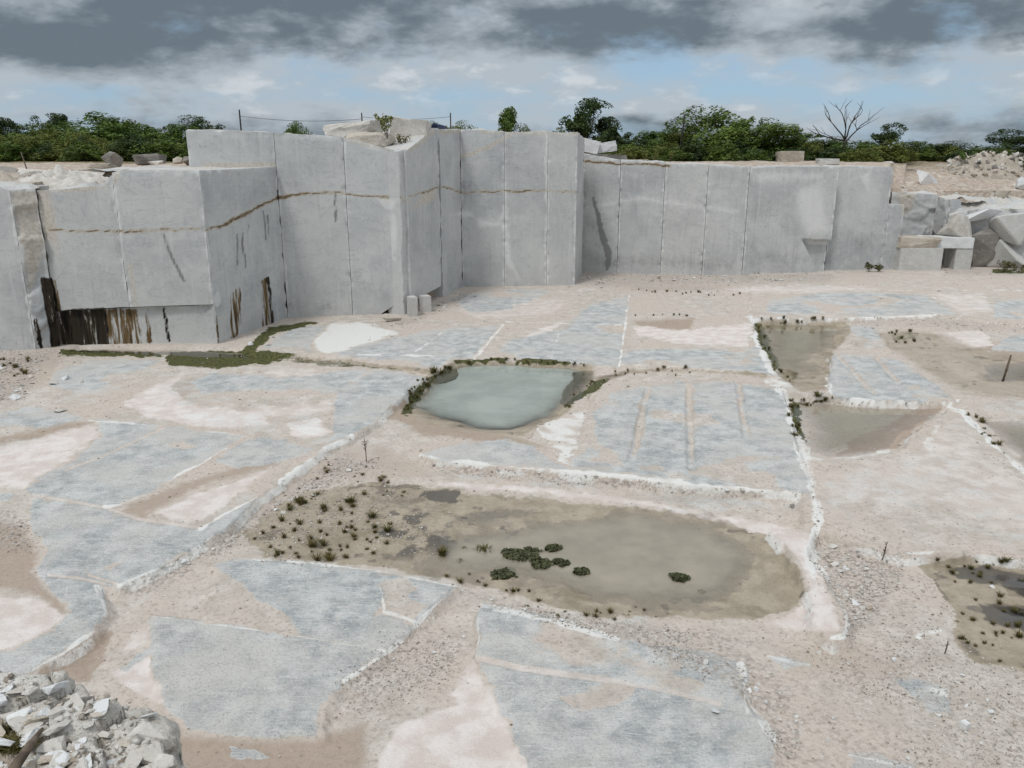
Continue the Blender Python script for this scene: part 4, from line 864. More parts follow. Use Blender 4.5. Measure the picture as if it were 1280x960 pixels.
for a in [(1240, 287, 55.6, 92, 40, 171, M['block'], 'wide pale grey rock ledge jutting over the face of the broken outcrop', -.10), (1198, 286, 54.9, 40, 34, 172, M['rock'], 'angular white grey rock at the left corner of the broken outcrop', .2), (1264, 318, 55.0, 60, 42, 173, M['block'], 'leaning grey slab at the foot of the broken outcrop', .12), (1226, 312, 55.2, 36, 48, 174, M['darkrock'], 'darker grey rock wedged behind the white lintel block', -.2), (1218, 267, 56.2, 70, 14, 175, M['whiteblock'], 'white sloping top plate of the broken outcrop', -.12)]:
    boulder(a[0], a[1], a[2], a[3], a[4], a[5], a[6], a[7], name='rock_ledge', cat='rock', boxy=.45, tilt=a[8], dd=.7, rough=.02, n=11, sub=2)
# rubble heap: a mound of earth and broken stone
MZ = []
def mound_z(k, x, y):
    cx, cy, rx, ry, h, seed, z0 = MZ[k]; rr = math.hypot((x - cx) / rx, (y - cy) / ry); p_ = float(sstep(1, .1, np.array(rr + .25 * fbm(x * .35, y * .35, 3, seed))))
    return float(z0 - .3 + h * p_ * .8 + p_ * (1.0 * abs(fbm(x * .8, y * .8, 4, seed + 1)) + .35 * fbm(x * 3, y * 3, 3, seed + 2)))
def mound(cx, cy, rx, ry, h, nme, mat, label, cat, seed, z0):
    g_ = np.linspace(-1, 1, 90); GX_, GY_ = np.meshgrid(g_, g_)
    rr = np.sqrt(GX_ ** 2 + GY_ ** 2); X = cx + GX_ * rx; Y = cy + GY_ * ry
    MZ.append((cx, cy, rx, ry, h, seed, z0)); prof = sstep(1, .1, rr + .25 * fbm(X * .35, Y * .35, 3, seed))
    z = z0 - .3 + h * prof * .8 + prof * (1.0 * np.abs(fbm(X * .8, Y * .8, 4, seed + 1)) + .35 * fbm(X * 3, Y * 3, 3, seed + 2))
    return tag(link(nme, np_mesh(nme, np.stack([X, Y, z - 2.2 * sstep(.75, 1.0, np.maximum(np.abs(GX_), np.abs(GY_)))], -1).reshape(-1, 3), grid_q(90, 90)), mat), label, cat)
H1 = at(1232, 215, 72); mound(H1[0], 72, 5.6, 5, 1.7, 'rubble_heap', M['heap'], 'heap of tan broken stone and earth above the outcrop at the far right', 'rubble heap', 60, 6.2)
H2 = at(1300, 225, 70); mound(H2[0], 70, 5, 4, 1.5, 'rubble_heap', M['heap'], 'low spill of rubble running out of view past the heap', 'rubble heap', 66, 5.6)
rr_ = random.Random(5)
for i in range(170):
    c = [H1[0] + rr_.uniform(-4.6, 4.8), 72 - rr_.uniform(-.6, 4.0), 0]; c[2] = mound_z(0, c[0], c[1]) + .05; s_ = .18 + .75 * rr_.random() ** 2
    put('rubble_stone', RKM[i % 9], c, (rr_.uniform(0, 3), rr_.uniform(0, 3), rr_.uniform(0, 6)), s_, M[rr_.choice(['tanrock', 'tanrock', 'rock', 'darkrock'])], 'broken stone lying on the tan rubble heap at the far right', 'rock', 'stones of the far rubble heap')
for i in range(26):
    px = rr_.uniform(1125, 1285); py = rr_.uniform(236, 262); c = at(px, py, 60 - (py - 236) * .03)
    c[2] = uz(c[0], c[1]) + .05 if c[1] > 58.6 else c[2]
    put('rubble_stone', RKM[i % 9], c, (rr_.uniform(0, 3), 0, rr_.uniform(0, 6)), rr_.uniform(.15, .5), M[rr_.choice(['tanrock', 'rock'])], 'stone on the stepped earth bank behind the cut blocks', 'rock', 'stones of the stepped bank')

W1_ = at(80, 226, 36.2); mound(W1_[0], 36.6, 3.3, 2.2, .55, 'rock_hump', M['rock'], 'broad white weathered rock swell filling the broken corner of the left bench', 'boulder', 80, W1_[2] + .1)
W2_ = at(-10, 226, 36.5); mound(W2_[0], 37, 3.0, 2.2, .5, 'rock_hump', M['tanrock'], 'cream rock swell on the left bench at the left picture edge', 'boulder', 86, W2_[2] + .1)
# ------------------------------------------------------------------ loose stones on the quarry floor
def floor_stone(px, py, wpx, mat='rock', label=None, flat=1.0, group=None, name='loose_stone'):
    a = on_floor(px, py); s_ = size_at(wpx, a[1])
    i = rr_.randrange(9)
    return put(name, RKM[i], (a[0], a[1], a[2] + s_ * .16 * flat), (rr_.uniform(-.3, .3), rr_.uniform(-.3, .3), rr_.uniform(0, 6.3)), (s_, s_, s_ * flat), M[mat], label, 'rock', group)
floor_stone(82, 474, 15, 'whiteblock', 'white stone lying on the grey slab near the left wall', .8)
floor_stone(67, 480, 17, 'rock', 'flat pale chip beside the white stone near the left wall', .4)
floor_stone(101, 479, 11, 'rock', 'small pale chip alone on the grey slab near the left wall', .5)
floor_stone(17, 499, 24, 'whiteblock', 'flat white flake on the sand below the left rubble slope', .5)
floor_stone(75, 515, 20, 'rock', 'thin pale flake at the edge of the small left slab', .35)
floor_stone(26, 487, 14, 'rock', 'flat chip lying above the white flake on the left sand', .4)
floor_stone(312, 431, 15, 'whiteblock', 'white chip beside the moss at the end of the ditch', .5)
floor_stone(336, 432, 12, 'rock', 'pale chip on the slab next to the mossy ditch', .5)
floor_stone(342, 422, 13, 'rock', 'flat pale chip between the moss and the white powder', .4)
floor_stone(1018, 676, 9, 'rock', 'grey stone at the bend of the white lip', .8)
floor_stone(991, 634, 14, 'darkrock', 'dark flat stone on the pale strip below the grooved slab', .4)
floor_stone(945, 864, 15, 'whiteblock', 'square pale chip among broken stone by the bottom slab edge', 1)
floor_stone(960, 866, 10, 'rock', 'narrow grey chip next to the square pale one', .8)
floor_stone(893, 890, 18, 'whiteblock', 'flat white chip at the corner of the bottom slab', .5)
floor_stone(925, 848, 15, 'rock', 'broken white stone at the head of the short white ledge', .9)
floor_stone(936, 866, 14, 'whiteblock', 'pale stone in the middle of the short white ledge', .8)
floor_stone(1024, 816, 14, 'rock', 'pale flat stone on pink sand below the white lip', .5)
floor_stone(1263, 917, 22, 'rock', 'angular grey stone at the lower right frame edge', .9)
floor_stone(1268, 906, 12, 'tanrock', 'rusty tan stone beside the angular grey one', .8)
floor_stone(1240, 734, 16, 'whiteblock', 'white stone between the two dark puddles', .4)
floor_stone(120, 910, 10, 'rock', None) if False else None
a_ = on_floor(1205, 912); put('stone_cube', cut_block('stone_cube', (.10, .10, .11), 12, .003, 3, .006), (a_[0], a_[1], a_[2] + .05), (0, .05, .4), mat=M['whiteblock'], label='small bright white cube of stone on the sand at the lower right', cat='rock')
def in_poly(P, n, r):
    P = np.asarray(P, float); x0, y0 = P.min(0); x1, y1 = P.max(0); out_ = []
    while len(out_) < n:
        x = np.array([r.uniform(x0, x1)]); y = np.array([r.uniform(y0, y1)])
        if poly_sd(x, y, P, 500)[0] > 0: out_.append((x[0], y[0]))
    return out_
for P, n, lo, hi, lab, grp in [
  ([(1018, 680), (1100, 690), (1090, 760), (1066, 790), (1060, 765), (1034, 715), (1018, 697)], 42, 5, 16, 'grey chip lying in the rubble outside the curved white lip', 'chips outside the white lip'),
  ([(780, 797), (940, 815), (1000, 860), (990, 950), (970, 940), (945, 880), (890, 850)], 40, 4, 14, 'pale chip scattered over the sand above the bottom slab', 'chips above the bottom slab'),
  ([(1020, 800), (1280, 830), (1280, 955), (990, 955), (1010, 870)], 44, 4, 15, 'loose pale stone on the stony sand at the lower right', 'stones at the lower right'),
  ([(200, 710), (260, 690), (340, 640), (410, 575), (440, 590), (360, 640), (270, 700)], 34, 4, 12, 'pale stone in the dirt strip below the white left slab edge', 'stones below the left slab edge'),
  ([(540, 584), (720, 598), (980, 622), (900, 622), (700, 604), (560, 592)], 26, 3, 9, 'small chip fallen along the front edge of the grooved slab', 'chips below the grooved slab'),
  ([(726, 345), (1040, 345), (1030, 352), (740, 355)], 34, 3, 9, 'broken stone at the foot of the long right wall', 'stones at the foot of the long wall'),
  ([(505, 398), (550, 378), (580, 366), (600, 372), (540, 398)], 24, 3, 9, 'broken stone fallen at the foot of the undercut bench', 'stones below the undercut'),
  ([(0, 445), (60, 440), (40, 470), (20, 500), (0, 505)], 24, 4, 11, 'broken stone on the rubble slope below the left wall', 'stones of the left slope'),
  ([(575, 735), (620, 752), (770, 782), (900, 800), (860, 800), (740, 790), (620, 762)], 30, 4, 10, 'white chip along the broken top edge of the bottom slab', 'chips on the bottom slab edge'),
  ([(430, 840), (590, 770), (585, 820), (480, 900)], 16, 4, 10, 'chip of stone on the sand between the two bottom slabs', 'chips between the bottom slabs')]:
    for px, py in in_poly(P, n, rr_):
        w_ = lo + (hi - lo) * rr_.random() ** 2.2
        floor_stone(px, py, w_, rr_.choice(['rock', 'rock', 'block', 'whiteblock', 'tanrock']), lab, rr_.uniform(.35, .9), grp)

# gravel nobody could count: one mesh
def pebbles(name, pts, sizes, mat, seed=1):
    rg = np.random.default_rng(seed); base = []
    for i in range(6):
        bm = bmesh.new()
        for _ in range(9): bm.verts.new(Vector((rg.uniform(-1, 1), rg.uniform(-1, 1), rg.uniform(-.7, .7))).normalized() * rg.uniform(.8, 1))
        bmesh.ops.convex_hull(bm, input=bm.verts); bmesh.ops.triangulate(bm, faces=bm.faces); bm.verts.index_update()
        vv = [v for v in bm.verts if v.link_faces]; ix = {v.index: k for k, v in enumerate(vv)}
        base.append((np.array([v.co[:] for v in vv]), np.array([[ix[v.index] for v in f.verts] for f in bm.faces]))); bm.free()
    VV, FF, TT_, off = [], [], [], 0
    for (x, y, z), s_ in zip(pts, sizes):
        v, f = base[rg.integers(6)]; a = rg.uniform(0, 6.28); ca, sa_ = math.cos(a), math.sin(a)
        q_ = v * np.array([1, rg.uniform(.6, 1), rg.uniform(.35, .8)]) * s_ * .5
        VV.append(np.stack([q_[:, 0] * ca - q_[:, 1] * sa_ + x, q_[:, 0] * sa_ + q_[:, 1] * ca + y, q_[:, 2] + z + s_ * .1], -1)); FF.append(f + off); off += len(v)
        TT_.append(np.full(len(v), rg.random()))
    me = np_mesh(name, np.concatenate(VV), np.concatenate(FF), {'tone': np.concatenate(TT_)}, smooth=False)
    return tag(link(name, me, mat), kind='stuff')
m_, t = newmat('gravel'); a = t.n('ShaderNodeAttribute', attribute_name='tone').outputs['Fac']
c = t.mix(a, s2l((136, 124, 112)), s2l((222, 219, 213))); P = t.n('ShaderNodeNewGeometry').outputs['Position']; t.bsdf(c, .9, t.noise(P, 60, 3), .2, .5, .01); M['gravel'] = m_
pts, sz = [], []
gd = ch['grav'].copy(); gd[PX < -80] = 0; gd[PX > 1360] = 0; gd[PY > 1000] = 0; gd[GY < 5] = 0; gd[PY < 338] = 0
cell = (F / np.maximum(GY, 4)) ** -1.0
wgt = (np.maximum(gd, .0) * (fbm(GX * .9, GY * .9, 3, 91) > -.1) + .035 * (ch['stone'] < .3) * (gd >= 0) * (PX > -80) * (PX < 1360) * (PY < 1000) * (PY > 345) * (GY > 5) * (ch['mud'] < .3) * (ch['silt'] < .5)).ravel()
wgt = wgt + (.5 * sstep(.4, .8, ch['white']) * sstep(.1, .4, np.maximum(GR, ch['grav'])) * (PX > -80) * (PX < 1360) * (PY < 1000) * (GY > 5)).ravel()
idx = RNG.choice(len(wgt), 13000, p=wgt / wgt.sum())
for k in idx:
    x, y, z = V[k]; D = y
    s_ = size_at(RNG.uniform(1.3, 3.2) + 3.2 * RNG.random() ** 5, D) * (1 if D < 30 else .8)
    pts.append((x + RNG.normal(0, .02), y + RNG.normal(0, .05), z)); sz.append(s_)
pebbles('gravel', pts, sz, M['gravel'])

# ------------------------------------------------------------------ plants
def leaves_mesh(name, C_, Nrm, size, tone, aspect=.5, bend=True):
    """one small folded leaf clump per point"""
    n = len(C_); rg = np.random.default_rng(n)
    a = rg.normal(size=(n, 3)); a -= Nrm * (a * Nrm).sum(1)[:, None]; a /= np.linalg.norm(a, axis=1)[:, None]
    b = np.cross(Nrm, a); L = size[:, None]
    v0 = C_ - a * L * .5; v2 = C_ + a * L * .5; v1 = C_ + b * L * aspect * .5 + Nrm * L * .12; v3 = C_ - b * L * aspect * .5 + Nrm * L * .12
    Vv = np.stack([v0, v1, v2, v3], 1).reshape(-1, 3)
    return np_mesh(name, Vv, np.arange(n * 4).reshape(n, 4), {'tone': np.repeat(tone, 4)}, smooth=False)
def crown_points(rg, lobes, n, leaf):
    vol = np.array([l[3] * l[4] * l[5] for l in lobes]) ** .67; k = rg.choice(len(lobes), n, p=vol / vol.sum())
    d = rg.normal(size=(n, 3)); d /= np.linalg.norm(d, axis=1)[:, None]
    r_ = 1 - np.abs(rg.normal(0, .20, n)); L = np.array(lobes)[k]
    C_ = L[:, :3] + d * L[:, 3:6] * r_[:, None]
    # twigs: leaves gather into clumps
    C_ += .16 * np.stack([fbm(C_[:, 0] * 5, C_[:, 1] * 5 + C_[:, 2] * 4, 2, q) for q in (1, 2, 3)], -1)
    nn = d + rg.normal(0, .55, (n, 3)) + np.array([0, 0, .5]); nn /= np.linalg.norm(nn, axis=1)[:, None]
    tone = np.clip(.5 + .28 * rg.normal(size=n) + .5 * fbm(C_[:, 0] * 3, C_[:, 1] * 3 + C_[:, 2] * 3, 2, 5), 0, 1)
    return C_, nn, leaf * rg.uniform(.6, 1.3, n), tone
def crown_variant(i, kind):
    """unit tree: 1 m tall crown box scaled later"""
    rg = np.random.default_rng(300 + i); lobes = []
    if kind == 'dome':
        for _ in range(34):
            a = rg.uniform(0, 6.28); r_ = rg.uniform(0, .42); zz_ = .78 * math.sqrt(max(0, 1 - (r_ / .52) ** 2)) * rg.uniform(.2, 1.0) + .05
            q = rg.uniform(.10, .2); lobes.append((r_ * math.cos(a), r_ * math.sin(a), zz_, q, q, q * .75))
        n = 8000; leaf = .044
    elif kind == 'open':
        for _ in range(34):
            a = rg.uniform(0, 6.28); zz_ = rg.uniform(.12, .94); r_ = rg.uniform(.0, .44) * math.sin(math.pi * min(1, .25 + zz_ * .75)) ** .6; q = rg.uniform(.08, .16)
            lobes.append((r_ * math.cos(a), r_ * math.sin(a), zz_, q, q, q * .7))
        n = 6500; leaf = .046
    else:   # shrub
        for _ in range(18):
            a = rg.uniform(0, 6.28); r_ = rg.uniform(0, .42); q = rg.uniform(.12, .2)
            lobes.append((r_ * math.cos(a), r_ * math.sin(a), rg.uniform(.1, .8) * (1 - r_), q, q, q))
        n = 3200; leaf = .065
    C_, nn, s_, tn = crown_points(rg, lobes, n, leaf)
    C_[:, 2] = np.maximum(C_[:, 2], .02); C_ /= np.array([1.06, 1.06, max(.95, C_[:, 2].max())])
    cm = leaves_mesh('crown', C_, nn, s_, tn)
    mb = MB(); rp = random.Random(i)
    top = .75 if kind == 'open' else .5
    mb.tube([(0, 0, -.03), (.01, .01, .15), (.02, -.01, .32), (.03, .0, top)], [.028, .022, .016, .006], 7)
    for _ in range(9 if kind != 'shrub' else 6):
        l = rp.choice(lobes); z_ = rp.uniform(.12, .4); m1 = Vector((l[0] * .5, l[1] * .5, (z_ + l[2]) / 2 + .02))
        mb.tube([(.015, 0, z_), m1, (l[0], l[1], l[2])], [.012, .008, .003], 5)
    return cm, mb.mesh('trunk')
CV = {k: [crown_variant(j * 3 + b, k) for j in range(nv)] for b, (k, nv) in enumerate((('dome', 4), ('open', 4), ('shrub', 4)))}
tk = random.Random(3); tcount = [0]
def tree(px, top, wpx, D, kind, leaf, label, group=None, name=None, gz0=None):
    c = at(px, 200, D); z0 = uz(c[0], D) if gz0 is None else gz0
    h = CH + (HOR - top) / F * D - z0 + .05; w_ = size_at(wpx * (1.2 if kind != 'shrub' else 1.15), D)
    cm, tm = CV[kind][tcount[0] % 4]; tcount[0] += 1
    nm_ = name or ('shrub' if kind == 'shrub' else 'tree')
    t_ = empty(nm_, (c[0], D, z0 - .05), tk.uniform(0, 6.28)); t_.scale = (w_, w_, h); tag(t_, label, nm_, group)
    o = link('crown', cm, M['leaf'], t_); o.material_slots[0].link = 'OBJECT'; o.material_slots[0].material = M[leaf]
    o2 = link('trunk', tm, M['bark'], t_)
    return t_
for a in [
 (132, 143, 105, 84, 'dome', 'leaf', 'broad domed dark tree behind the speckled boulder on the left'),
 (72, 146, 52, 92, 'open', 'leaf3', 'open topped tree rising just left of the broad domed one'),
 (250, 148, 66, 90, 'dome', 'leaf3', 'flat topped dark tree touching the low upper face on the left'),
 (8, 150, 42, 92, 'open', 'leaf3', 'dark tree crown at the far left edge of the picture'),
 (32, 157, 34, 95, 'dome', 'leaf3', 'small round dark crown between the far left tree and its neighbour'),
 (205, 163, 60, 82, 'dome', 'leaf', 'mid height green tree between the domed and the flat topped tree'),
 (168, 158, 60, 80, 'open', 'leaf', 'loose green tree on the right shoulder of the broad dome'),
 (62, 163, 70, 78, 'dome', 'leaf2', 'lighter green bushy tree in front of the open topped tree on the left'),
 (105, 166, 62, 76, 'dome', 'leaf2', 'yellowish green bushy tree in front of the broad dome'),
 (18, 172, 60, 76, 'dome', 'leaf', 'low dense tree in front at the far left'),
 (45, 157, 58, 83, 'open', 'leaf', 'loose green tree between the far left crown and the open topped tree'),
 (163, 151, 66, 88, 'dome', 'leaf3', 'dark tree rising behind the right shoulder of the broad dome'),
 (226, 158, 56, 79, 'open', 'leaf', 'leafy green tree in front of the flat topped dark tree'),
 (93, 155, 52, 90, 'dome', 'leaf', 'green tree in the dip left of the broad domed one'),
 (838, 160, 50, 80, 'dome', 'leaf', 'rounded tree beside the crooked post behind the right wall'),
 (787, 168, 46, 79, 'dome', 'leaf3', 'low dark tree nearest the white blocks on the right wall'),
 (376, 155, 44, 118, 'dome', 'leaf', 'lone round tree top peeping over the tall bench'),
 (573, 154, 40, 118, 'dome', 'leaf2', 'light green tree top peeping over the central bench'),
 (543, 154, 16, 112, 'dome', 'leaf', 'tiny green tree top beside the blue sheet'),
 (637, 139, 44, 74, 'open', 'leaf', 'sprawling feathery tree above the left part of the central bench'),
 (733, 129, 66, 78, 'open', 'leaf3', 'tall irregular tree rising behind the end of the central bench'),
 (762, 150, 48, 80, 'open', 'leaf3', 'lower tree leaning right of the tall irregular one'),
 (699, 157, 34, 76, 'shrub', 'leaf2', 'leafy shrub showing over the central bench top'),
 (655, 158, 30, 75, 'shrub', 'leaf2', 'pale small shrub beside the sprawling feathery tree'),
 (900, 136, 104, 76, 'dome', 'leaf', 'big rounded dense tree standing behind the right wall'),
 (957, 151, 76, 74, 'dome', 'leaf', 'rounded tree joined to the right side of the big dense one'),
 (862, 160, 62, 78, 'dome', 'leaf2', 'lower leafy tree on the left flank of the big dense one'),
 (812, 166, 54, 82, 'open', 'leaf', 'loose low tree in the gap left of the big dense one'),
 (1001, 168, 56, 78, 'open', 'leaf', 'dark bushy tree left of the bare dead tree'),
 (1036, 172, 52, 80, 'dome', 'leaf3', 'low round tree below the bare dead branches'),
 (1106, 157, 50, 78, 'open', 'leaf3', 'upright dark tree just right of the bare dead tree'),
 (1075, 176, 52, 76, 'dome', 'leaf', 'bushy tree under the right side of the bare dead tree'),
 (1142, 178, 46, 82, 'open', 'leaf', 'low straggling tree past the upright dark one'),
 (1182, 177, 60, 84, 'dome', 'leaf3', 'round dark tree behind the left end of the rubble heap'),
 (1262, 164, 64, 88, 'open', 'leaf3', 'tall spreading tree behind the rubble heap at the right edge'),
 (1222, 183, 52, 90, 'dome', 'leaf', 'low dark tree between the round one and the tall right edge one'),
 (1300, 172, 60, 88, 'dome', 'leaf', 'dense tree cut by the right picture edge'),
]: tree(*a)
for x0, x1, n, top, D, grp, lab in [(-40, 262, 32, 174, 71, 'scrub behind the left bench', 'green shrub in the thicket under the trees behind the left bench'), (775, 1120, 40, 182, 71, 'scrub behind the right wall', 'green shrub in the thicket behind the long right wall'), (1120, 1300, 16, 190, 80, 'scrub behind the rubble heap', 'green shrub in the low scrub behind the rubble heap')]:
    for i in range(n):
        px = x0 + (x1 - x0) * (i + tk.random()) / n
        tree(px, top + tk.uniform(-8, 7), tk.uniform(34, 56), D + tk.uniform(-3, 6), 'shrub', tk.choice(['leaf', 'leaf2', 'leaf3']), lab, grp)
for i in range(46):      # the far wood that closes the horizon, low and thin
    px = -150 + 1600 * (i + tk.random()) / 46
    tree(px, 188 + tk.uniform(-5, 4), tk.uniform(36, 60), 125 + tk.uniform(-10, 20), 'dome', tk.choice(['leaf', 'leaf3']), 'distant low tree on the skyline behind the nearer thicket', 'distant trees on the skyline')
# dead tree
def dead_tree():
    c = at(1053, 200, 75); z0 = uz(c[0], 75); t_ = empty('dead_tree', (c[0], 75, z0)); tag(t_, 'bare dead tree with forking grey branches above the scrub', 'tree')
    h = CH + (HOR - 137) / F * 75 - z0; r = random.Random(12); tr = MB(); br = []
    tr.tube([(0, 0, -.2), (.06, 0, h * .25), (0, .05, h * .42)], [.17, .13, .11], 8)
    def grow(mb, p, d, L, rad, lev):
        pts_ = [p]; q = p; dd = d.copy()
        for k in range(4):
            dd = (dd + Vector((r.uniform(-.35, .35), r.uniform(-.3, .3), r.uniform(-.22, .32)))).normalized(); q = q + dd * L / 4; pts_.append(q)
        mb.tube(pts_, [rad, rad * .85, rad * .7, rad * .6, rad * .42], 6)
        if lev > 0:
            for k in range(3 if lev > 1 else 2):
                i_ = r.choice([2, 3, 4]); nd = (dd + Vector((r.uniform(-1, 1), r.uniform(-.6, .6), r.uniform(-.1, .8)))).normalized()
                grow(mb, pts_[i_], nd, L * r.uniform(.5, .75), rad * .5, lev - 1)
    top = Vector((0, .05, h * .42))
    for d, L in ((Vector((-1, 0, .38)), 2.1), (Vector((-.55, .2, .85)), 2.0), (Vector((-.05, -.2, 1)), 2.2), (Vector((.5, .1, .9)), 2.0), (Vector((1, 0, .42)), 2.0)):
        mb = MB(); grow(mb, top - Vector((0, 0, r.uniform(0, .5))), d.normalized(), L, .085, 2); br.append(mb)
    link('trunk', tr.mesh('trunk'), M['deadwood'], t_)
    for mb in br: link('branch', mb.mesh('branch'), M['deadwood'], t_)
dead_tree()
# bush growing among the cap boulders: long pointed leaves on a few stems
def blade_plant(name, n, h, spread, leaf, seed, stems=6):
    rg = np.random.default_rng(seed); mb = MB(); C_ = []; N_ = []; S_ = []
    for k in range(stems):
        a = rg.uniform(0, 6.28); tip = Vector((math.cos(a) * spread * rg.uniform(.3, 1), math.sin(a) * spread * rg.uniform(.3, 1), h * rg.uniform(.6, 1)))
        mid = tip * .5 + Vector((0, 0, h * .12)); mb.tube([(0, 0, -.1), mid, tip], [h * .012, h * .009, h * .004], 5)
        for _ in range(n // stems):
            f_ = rg.uniform(.35, 1.0); p_ = (mid * (1 - f_) + tip * f_) if f_ > .5 else mid * f_ * 2
            d = rg.normal(size=3); d /= np.linalg.norm(d); C_.append(np.array(p_) + d * leaf * .5); N_.append(d + [0, 0, .6]); S_.append(leaf * rg.uniform(.6, 1.2))
    N_ = np.array(N_); N_ /= np.linalg.norm(N_, axis=1)[:, None]
    return leaves_mesh('leaves', np.array(C_), N_, np.array(S_), rg.random(len(C_)), .32), mb.mesh('stem')
def plant(px, py, D, h, spread, leaf, n, seed, label, name='shrub', cat='shrub', mat='leaf2', loc=None, group=None):
    c = at(px, py, D) if loc is None else loc
    t_ = empty(name, tuple(c)); tag(t_, label, cat, group); l_, s_ = blade_plant(name, n, h, spread, leaf, seed)
    link('leaves', l_, M[mat], t_); link('stem', s_, M['stick'], t_)
plant(484, 172, 40, 1.05, .55, .24, 150, 1, 'leafy green bush sprouting between the boulders on the tall bench')
plant(504, 184, 40.4, .55, .6, .2, 90, 2, 'dry brownish bush hanging below the square white boulder', mat='grass')
for i, (dx, dy, lab) in enumerate([(1.6, -2.6, 'dark green bush on the lower slope of the rubble heap'), (2.9, -2.2, 'second dark bush on the rubble heap nearer the frame edge'), (-2.5, -1.2, 'small bush on the left shoulder of the rubble heap'), (3.6, -1.0, 'bush near the crest at the right end of the rubble heap')]):
    plant(0, 0, 0, .8, .9, .28, 170, 50 + i, lab, loc=(H1[0] + dx, 72 + dy, mound_z(0, H1[0] + dx, 72 + dy)), mat='leaf')
for i, px in enumerate((792, 806, 818, 838)):
    plant(px, 203 - (i % 2), 55 + i, .7, .3, .16, 60, 10 + i, ('small weed at the start of the ledge on the right wall', 'yellowish weed next to the tan ledge on the right wall', 'tall thin weed on the crest of the right wall', 'low weed near the thick scrub on the right wall')[i], 'weed', 'weed')
a_ = on_floor(1262, 341); 
for i, (px, lab) in enumerate([(1254, 'tall dry grass clump at the foot of the broken outcrop'), (1272, 'low green grass clump at the foot of the outcrop by the frame edge'), (1086, 'dark weed at the foot of the short wall end'), (1098, 'small dark weed nearest the square grey block')]):
    a_ = on_floor(px, 340); plant(0, 0, 0, (.8, .5, .6, .5)[i], (.5, .7, .3, .3)[i], .2, 130, 30 + i, lab, 'weed', 'weed', 'grass', loc=a_)

# grass tufts: blades as thin tapering strips
def tuft_mesh(seed, n, h, spread):
    rg = np.random.default_rng(seed); VV, FF, TT_ = [], [], []
    for k in range(n):
        a = rg.uniform(0, 6.28); lean = rg.uniform(.1, .9) * spread; hh = h * rg.uniform(.5, 1); w_ = .032 * h * rg.uniform(.7, 1.4)
        b = np.array([math.cos(a), math.sin(a), 0]); s_ = np.array([-b[1], b[0], 0]) * w_; o_ = b * rg.uniform(0, .35) * spread; o2 = len(VV)
        for f_, ww in ((0, 1), (.45, .8), (.8, .5)):
            p_ = o_ + b * lean * f_ ** 1.7 + np.array([0, 0, hh * (f_ - .2 * f_ * f_)]); VV += [p_ - s_ * ww, p_ + s_ * ww]
        p_ = o_ + b * lean + np.array([0, 0, hh * .8]); VV += [p_ - s_ * .08, p_ + s_ * .08]
        FF += [(o2 + i, o2 + i + 1, o2 + i + 3, o2 + i + 2) for i in (0, 2, 4)]; TT_ += [rg.random()] * 8
    return np_mesh('grass_tuft', VV, FF, {'tone': TT_}, smooth=False)
TUF = [tuft_mesh(400 + i, 52 + 6 * i, 1.0, .55 + .05 * i) for i in range(6)]
M['tuft_dark'] = mat_leaf('dark_tuft', (70, 66, 36), (128, 118, 70), (92, 88, 48)); M['tuft_dry'] = mat_leaf('dry_tuft', (96, 82, 52), (140, 120, 84), (112, 100, 62))
def tuft(px, py, hpx, mat, label, group, minz=None):
    a = on_floor(px, py); h = size_at(hpx, a[1]) * min(1.7, math.exp(rr_.gauss(-.12, .38)))
    put('grass_tuft', TUF[rr_.randrange(6)], (a[0], a[1], a[2] - .01), (0, 0, rr_.uniform(0, 6.3)), (h * rr_.uniform(.9, 1.6), h * rr_.uniform(.9, 1.6), h), M[mat], label, 'grass tuft', group)
def along(L, n, jx, jy):
    L = np.asarray(L, float); d = np.r_[0, np.cumsum(np.linalg.norm(np.diff(L, axis=0), axis=1))]
    for k in range(n):
        u = (k + rr_.random()) / n * d[-1]; yield np.interp(u, d, L[:, 0]) + rr_.gauss(0, jx), np.interp(u, d, L[:, 1]) + rr_.gauss(0, jy)
for px, py, h, lab in [(598, 690, 16, 'tallest green rush clump standing in the milky pool'), (553, 694, 13, 'wide green rush clump at the left end of the milky pool'), (575, 704, 9, 'green rush clump below the gap between the two big ones'), (877, 742, 9, 'brownish grass clump alone in the right of the milky pool'), (740, 478, 9, 'grass clump at the right shoulder of the turquoise pool'), (1171, 704, 8, 'grass clump at the head of the dark puddle'), (1239, 730, 9, 'grass clump on the spit between the dark puddles')]:
    tuft(px, py, h, 'tuft_dark', lab, None)
    if h > 11:
        for _ in range(3): tuft(px + rr_.gauss(0, 5), py + rr_.gauss(0, 2), h * .8, 'tuft_dark', 'shorter rushes crowding round the big clumps in the milky pool', 'rushes beside the big clumps')
FARG = {'tufts at the far right pool', 'reeds of the far right pool', 'tufts beyond the islands', 'tufts by the far wall', 'tufts behind the silt patch', 'tufts behind the turquoise pool', 'tufts along the channel'}
